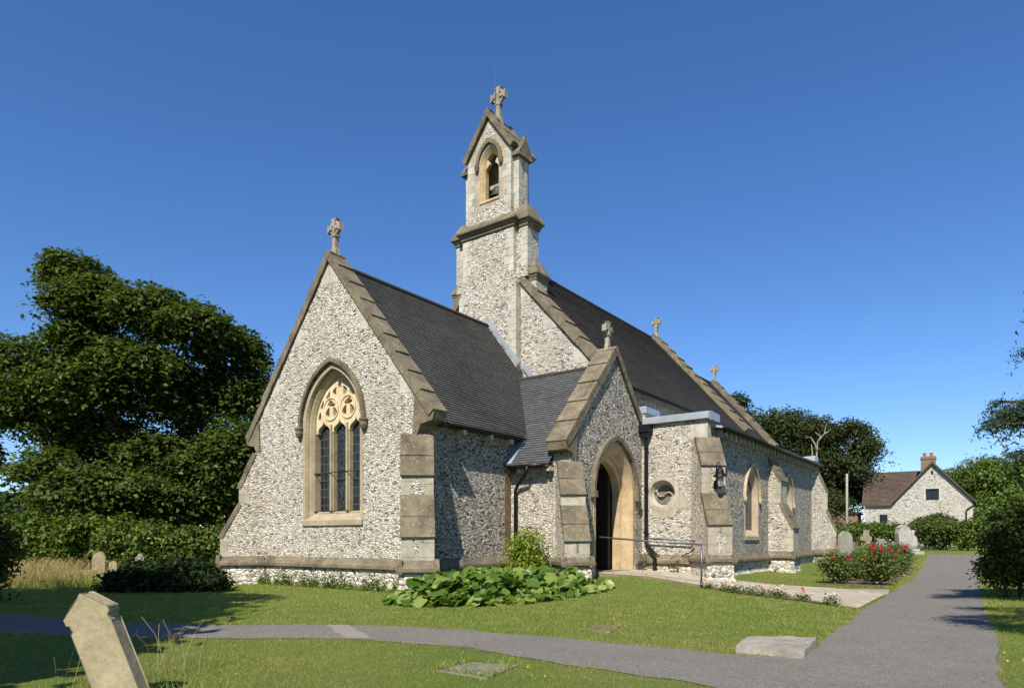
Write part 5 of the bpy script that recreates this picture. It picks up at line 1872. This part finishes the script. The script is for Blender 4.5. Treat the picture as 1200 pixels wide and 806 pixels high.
k = 0
spots = []
for j, y in enumerate(np.linspace(22.2, 32.3, 7)):
    for i, x in enumerate((-4.2 - .04 * j, -3.35 - .05 * j)):
        spots.append((x + random.uniform(-.15, .15), y + random.uniform(-.25, .25), i, j))
desc_side = ['on the church side', 'on the path side']
desc_row = ['at the near end of the rose bed', 'second from the near end of the bed', 'third from the near end of the bed', 'midway along the rose bed', 'third from the far end of the bed', 'second from the far end of the bed', 'at the far end of the rose bed']
for x, y, i, j in spots:
    z = hz(y)
    h = random.uniform(.80, 1.08) * (1.12 if j > 2 else 1)
    root = empty('rose_bush', (x, y, z), 'red rose bush %s %s' % (desc_row[j], desc_side[i]), 'rose bush', 'rose bushes in the bed')
    bl = [((x + random.uniform(-.25, .25), y + random.uniform(-.25, .25), z + h * random.uniform(.45, .72)), (random.uniform(.28, .42), random.uniform(.28, .42), h * random.uniform(.24, .34))) for _ in range(5)]
    C, N = crown_points(bl, 50, .10, 5, flat=.8, fill=.5)
    V, Q = leaves(C, N, .075 * rng.uniform(.6, 1.3, len(C)), .7)
    np_mesh('foliage', V, Q, M['leaf_rose'], root)
    mb = MB()
    for _ in range(9):
        c = random.choice(bl)[0]
        mb.tube([(x + random.uniform(-.1, .1), y + random.uniform(-.1, .1), z - .03), (x + (c[0] - x) * .5, y + (c[1] - y) * .5, z + h * .4), (c[0] + random.uniform(-.2, .2), c[1] + random.uniform(-.2, .2), z + h * random.uniform(.7, 1.05))], [.012, .009, .004], 4)
    mb.build('stems', M['bark'], root)
    for _ in range(random.choice((3, 3, 4, 4))):
        c, r_ = random.choice(bl)
        a = random.uniform(-2.6, -.2)
        pos = (c[0] + math.cos(a) * r_[0] * 1.02, c[1] + math.sin(a) * r_[1] * 1.02, c[2] + random.uniform(-.1, 1.15) * r_[2])
        petals(pos, random.uniform(.06, .115), 34, M['rose'], 'bloom', root)

for (px, py, mats, nm, lb) in ((823, 688, ('rose',), 'geranium', 'red geranium at the foot of the handrail post'),
                               (852, 687, ('rose', 'rose'), 'geranium', 'bushiest red geranium along the lawn edge of the paving'),
                               (869, 690, ('petal_white', 'petal_mauve'), 'pansy', 'pale pansy next to the bushiest geranium'),
                               (886, 693, ('petal_mauve', 'petal_white'), 'pansy', 'mauve pansy midway along the paving edge'),
                               (903, 696, ('rose', 'petal_mauve'), 'pansy', 'dark mauve and red pansy clump midway along the paving'),
                               (918, 697, ('petal_white',), 'pansy', 'white pansy between the two small red geraniums'),
                               (926, 697, ('rose',), 'geranium', 'small red geranium just right of the white pansy'),
                               (948, 700, ('rose',), 'geranium', 'small red geranium nearest the tarmac'),
                               (980, 705, ('petal_white', 'petal_mauve'), 'pansy', 'low pale pansy at the tarmac end of the paving')):
    x = -6.42 + (px - 823) / 157 * 3.5
    y = float(np.interp(x, [q[0] for q in PAVE_F], [q[1] for q in PAVE_F])) - .06
    root = empty(nm, (x, y, 0), lb, 'flower', 'bedding flowers along the paving')
    w = .22 if 'bush' in lb else .15
    C, N = crown_points([((x, y, .07), (w, w, .12))], 160, .05, 4, flat=.8, fill=.5)
    V, Q = leaves(C, N, .05 * rng.uniform(.6, 1.3, len(C)), .8)
    np_mesh('foliage', V, Q, M['leaf_rose'], root)
    for i in range(5 if w > .2 else 3):
        petals((x + random.uniform(-w, w), y + random.uniform(-w, w) - .03, random.uniform(.15, .30)), .038, 14, M[random.choice(mats)], 'bloom', root)

# broad-leaved ground cover at the foot of the church
def broad_leaves(n, poly, hmin, hmax, rmin, rmax, zf=None):
    P = np.array(poly)
    lo, hi = P.min(0), P.max(0)
    pts = []
    while len(pts) < n:
        q = lo + rng.random((n * 3, 2)) * (hi - lo)
        q = q[inpoly(q, poly)]
        pts.extend(q.tolist())
    pts = np.array(pts[:n])
    V, Fc = [], []
    for x, y in pts:
        ed = min(1.0, max(.25, edge_dist(x, y, poly) / .7))
        h = rng.uniform(hmin, hmax) * ed
        r = rng.uniform(rmin, rmax)
        nrm = np.array([rng.normal() * .45, rng.normal() * .45 - .30, 1.0])
        nrm /= np.linalg.norm(nrm)
        t = np.cross(nrm, rng.normal(size=3)); t /= np.linalg.norm(t)
        b = np.cross(nrm, t)
        c = np.array([x, y, h])
        i0 = len(V)
        V.append(c - nrm * r * .12)
        m = 11
        for k in range(m):
            a = 2 * math.pi * (k + .5) / m
            rad = r * (1 + .18 * math.cos(a)) * (1 - (.35 if k == m // 2 else 0)) * rng.uniform(.93, 1.07)
            wave = .14 * r * math.sin(3 * a + x * 9) - .22 * r * math.cos(a) ** 2
            V.append(c + t * rad * math.cos(a) + b * rad * .86 * math.sin(a) + nrm * wave)
        for k in range(m):
            Fc.append((i0, i0 + 1 + k, i0 + 1 + (k + 1) % m))
    return np.array(V), np.array(Fc)


def edge_dist(x, y, poly):
    best = 9
    for (x0, y0), (x1, y1) in zip(poly, poly[1:] + poly[:1]):
        dx, dy = x1 - x0, y1 - y0
        t = max(0, min(1, ((x - x0) * dx + (y - y0) * dy) / (dx * dx + dy * dy)))
        best = min(best, math.hypot(x - x0 - t * dx, y - y0 - t * dy))
    return best


GC = [G(452, 709), G(500, 712), G(560, 711), G(620, 708), G(680, 699), G(716, 692), (-8.6, 16.2), (-9.3, 15.4), (-11.0, 15.8), (-11.55, 15.6), (-11.5, 12.9), (-10.6, 11.4), (-10.9, 10.4)]
V, Fc = broad_leaves(1150, GC, .10, .62, .07, .19)
g = np_mesh('leafy_ground_cover', V, Fc, M['leaf_big'], None, (-9.8, 13, 0), smooth=True)
tag(g, 'broad glossy green leaves crowding the foot of the church', None, None, 'stuff')
sb = [((-10.75, 15.35, .75), (.55, .38, .55)), ((-10.6, 15.3, 1.25), (.38, .3, .42)), ((-11.0, 15.4, 1.1), (.3, .3, .4)), ((-10.45, 15.3, .55), (.35, .3, .4))]
root = empty('garden_shrub', (-10.7, 15.35, 0), 'yellow-green shrub growing up the porch wall above the broad leaves', 'bush')
C, N = crown_points(sb, 75, .11, 6, flat=.8, fill=.4)
V, Q = leaves(C, N, .085 * rng.uniform(.6, 1.4, len(C)), .55)
np_mesh('foliage', V, Q, M['leaf_yellow'], root)
mb = MB()
for _ in range(10):
    c = random.choice(sb)[0]
    mb.tube([(-10.7 + random.uniform(-.2, .2), 15.4, -.02), (c[0], c[1], c[2]), (c[0] + random.uniform(-.25, .25), c[1] + random.uniform(-.2, .1), c[2] + random.uniform(.2, .5))], [.014, .010, .004], 4)
mb.build('stems', M['bark'], root)

# weeds along the plinth
def weeds(name, label, pts, mat, n, h, size):
    P = []
    for (x0, y0), (x1, y1) in zip(pts, pts[1:]):
        t = rng.random(n)
        P.append(np.stack([x0 + (x1 - x0) * t + rng.normal(size=n) * .05, y0 + (y1 - y0) * t - np.abs(rng.normal(size=n)) * .10, np.abs(rng.normal(size=n)) * h], 1))
    C = np.concatenate(P)
    clump = np.sin(C[:, 0] * 5.1) + np.sin(C[:, 0] * 11.7 + 1) + np.sin(C[:, 1] * 7.0)
    C = C[clump > .15]
    N = rng.normal(size=C.shape) + np.array([.2, -.6, .8])
    V, Q = leaves(C, N, size * rng.uniform(.6, 1.4, len(C)), .5)
    tag(np_mesh(name, V, Q, mat), label, None, None, 'stuff')


weeds('wall_weeds', 'small green weeds rooted along the church plinth', [(-18.8, YW - .12), (-11.9, YW - .12)], M['leaf_rose'], 3200, .17, .07)
weeds('wall_ferns', 'ferny weeds along the foot of the aisle wall', [(-9.6, YA - .14), (-8.2, YA - .14)], M['leaf_rose'], 500, .35, .09)
mb = MB()


def stalks(name, label, pts, h0, h1, wid, mat, lean=.25, head=True):
    P = np.asarray(pts)
    n = len(P)
    z = np.array([hz(y) for y in P[:, 1]])
    h = rng.uniform(h0, h1, n)
    L = rng.normal(size=(n, 2)) * lean
    side = unit(rng.normal(size=(n, 2)))
    b = np.column_stack([P, z])
    m = b + np.column_stack([L * h[:, None] * .4, h * .6])
    t = b + np.column_stack([L * h[:, None], h * .97])
    s = np.column_stack([side * wid, np.zeros(n)])
    V = np.stack([b - s, b + s, m + s * .7, m - s * .7, t + s * (.9 if head else .15), t - s * (.9 if head else .15)], 1).reshape(-1, 3)
    i = np.arange(n)[:, None] * 6
    Q = np.concatenate([i + np.array([[0, 1, 2, 3]]), i + np.array([[3, 2, 4, 5]])])
    tag(np_mesh(name, V, Q, mat), label, None, None, 'stuff')


c0 = np.array(G(45, 684))
pts = c0 + rng.normal(size=(2600, 2)) @ np.array([[1.15, .27], [-.3, .7]])
stalks('long_dry_grass', 'tall straw-coloured seeding grass at the left edge of the lawn', pts, .22, .82, .0045, M['hay'], .42)
stalks('rough_grass', 'rough uncut green grass around the straw-coloured stalks', c0 + rng.normal(size=(3500, 2)) @ np.array([[1.9, .45], [-.4, .9]]), .12, .38, .006, M['grass'], .5, False)
gp = at(150, Y0, 5.5)
pts = []
for px, d, n in ((205, 6.8, 12), (190, 7.2, 8), (120, 6.3, 7), (60, 6.0, 3), (215, 6.6, 8)):
    q = at(px, Y0, d)
    pts += [(q.x + random.gauss(0, .10), q.y + random.gauss(0, .10)) for _ in range(n)]
stalks('seeding_grass', 'thin seeding grass stalks around the leaning gravestone', pts, .25, .55, .0022, M['hay'], .3)

tp = []
for pix in ([(862, 755.5), (957, 746), (943, 764), (862, 758)], [(512, 785), (553, 775), (607, 778.5), (572, 794), (512, 785)], [(683, 736), (700, 731), (729, 732), (716, 739.5), (683, 736)]):
    Q_ = [np.array(G(*q)) for q in pix]
    for q0, q1 in zip(Q_, Q_[1:]):
        t_ = rng.random((90, 1))
        tp.append(q0 + (q1 - q0) * t_ + rng.normal(size=(90, 2)) * .025)
tp = np.concatenate(tp)
stalks('grass_tufts', 'uncut tufts of grass round the edges of the flat slabs', tp, .04, .11, .0035, M['grass'], .6, False)
gb = at(152, Y0, 5.5)
tp = np.array([gb.x, gb.y]) + rng.normal(size=(420, 2)) * np.array([.3, .3])
wl_ = np.column_stack([rng.uniform(WX0, -11.9, 1500), YW - .14 - np.abs(rng.normal(size=1500)) * .07])
wl_ = wl_[(np.sin(wl_[:, 0] * 3.1) + np.sin(wl_[:, 0] * 7.3)) > -.2]
al_ = np.column_stack([XA + .16 + np.abs(rng.normal(size=1200)) * .06, rng.uniform(21.5, 34, 1200)])
stalks('wall_grass', 'longer grass left unmown against the church walls and the leaning stone', np.concatenate([tp, wl_, al_]), .05, .17, .0045, M['grass'], .5, False)

# lawn blades: short, thinning out with distance, none on the paths
def lawn_blades():
    n = 620000
    d = np.exp(rng.uniform(math.log(5.2), math.log(40), n))
    u = rng.uniform(-.92, .92, n)
    X = np.outer(d, np.array(WV)[:2]) + np.outer(d * u, np.array(RV)[:2])
    edge = rng.normal(size=(n, 2)) * .018
    ok = ~inpoly(X + edge, PATH_POLY) & ~inpoly(X + edge, PAVE_POLY) & ~inpoly(X, BED) & ~inpoly(X, [G(522, 784.6), G(554, 776.6), G(597, 779.3), G(570, 792)]) & ~inpoly(X, [G(683, 736), G(700, 731), G(729, 732), G(716, 739.5)])
    ch1 = (X[:, 0] > WX0 - .3) & (X[:, 0] < -11.6) & (X[:, 1] > YW - .05)
    ch2 = (X[:, 0] > -12) & (X[:, 0] < XP) & (X[:, 1] > 16)
    ch3 = (X[:, 0] < XA + .05) & (X[:, 0] > WX0) & (X[:, 1] > YA)
    ok &= ~(ch1 | ch2 | ch3)
    fr_ = []
    for poly in (PATH_POLY, PAVE_POLY):
        for (x0, y0), (x1, y1) in zip(poly, poly[1:] + poly[:1]):
            L = math.hypot(x1 - x0, y1 - y0)
            if L < .01:
                continue
            m = int(L * 260)
            t = rng.random(m)
            q = np.column_stack([x0 + (x1 - x0) * t, y0 + (y1 - y0) * t]) + rng.normal(size=(m, 2)) * (.035 + .02 * np.sin(t * L * 3))[:, None]
            fr_.append(q)
    E_ = np.concatenate(fr_)
    E_ = E_[~inpoly(E_, PAVE_POLY)]
    E_ = E_[~(inpoly(E_, PATH_POLY) & (rng.random(len(E_)) < .55))]
    # no fringe inside the church or across the mouths of the paths
    E_ = E_[~((E_[:, 0] < -9.5) & (E_[:, 1] > 16)) & ~((E_[:, 0] < XA + .1) & (E_[:, 1] > YA - .1)) & (np.hypot(E_[:, 0], E_[:, 1]) > 4.5)]
    E_ = E_[~((np.abs(E_[:, 0] + 2.2) < .35) & (E_[:, 1] > 14.2) & (E_[:, 1] < 19.4))]
    dE = E_ @ np.array(WV)[:2]
    X, d = np.concatenate([X[ok], E_[dE > 4]]), np.concatenate([d[ok], dE[dE > 4]])
    n = len(X)
    z = np.array([gz(x, y) for x, y in X])
    patch = .5 + .5 * np.sin(X[:, 0] * 1.3 + 1.7 * np.sin(X[:, 1] * .7)) * np.sin(X[:, 1] * 1.1 + 1.3 * np.sin(X[:, 0] * .9))
    h = rng.uniform(.012, .032, n) * (.75 + .5 * patch) * np.clip(d / 9, .85, 1.25)
    h *= np.where(rng.random(n) < .02, 1.8, 1)
    w = .0024 * np.clip(d / 5.5, 1, 5)
    side = unit(rng.normal(size=(n, 2)))
    L = rng.normal(size=(n, 2)) * .5
    b = np.column_stack([X, z - .004])
    s = np.column_stack([side * w[:, None], np.zeros(n)])
    t = b + np.column_stack([L * h[:, None], h])
    V = np.stack([b - s, b + s, t], 1).reshape(-1, 3)
    g = np_mesh('grass_blades', V, np.arange(3 * n).reshape(-1, 3), M['grass'])
    tag(g, 'short mown grass blades covering the lawns', None, None, 'stuff')


lawn_blades()
def petal_specks(name, label, n, region, mat, size):
    P = []
    while len(P) < n:
        px, py = random.uniform(*region[0]), random.uniform(*region[1])
        q = G(px, py)
        if not inpoly(np.array([q]), PATH_POLY)[0] and not inpoly(np.array([q]), PAVE_POLY)[0]:
            P.append((q[0], q[1], .05))
    C = np.repeat(np.array(P), 5, 0) + rng.normal(size=(n * 5, 3)) * size * .3
    V, Q = leaves(C, rng.normal(size=C.shape) * .5 + np.array([0, -.3, 1]), np.full(len(C), size), .8)
    tag(np_mesh(name, V, Q, mat), label, None, None, 'stuff')


petal_specks('dandelion_heads', 'scattered yellow dandelion heads in the near grass', 30, ((520, 1200), (700, 806)), M['petal_yellow'], .015)
petal_specks('daisy_heads', 'tiny white daisies scattered over the near lawn', 70, ((200, 860), (700, 806)), M['petal_white'], .008)
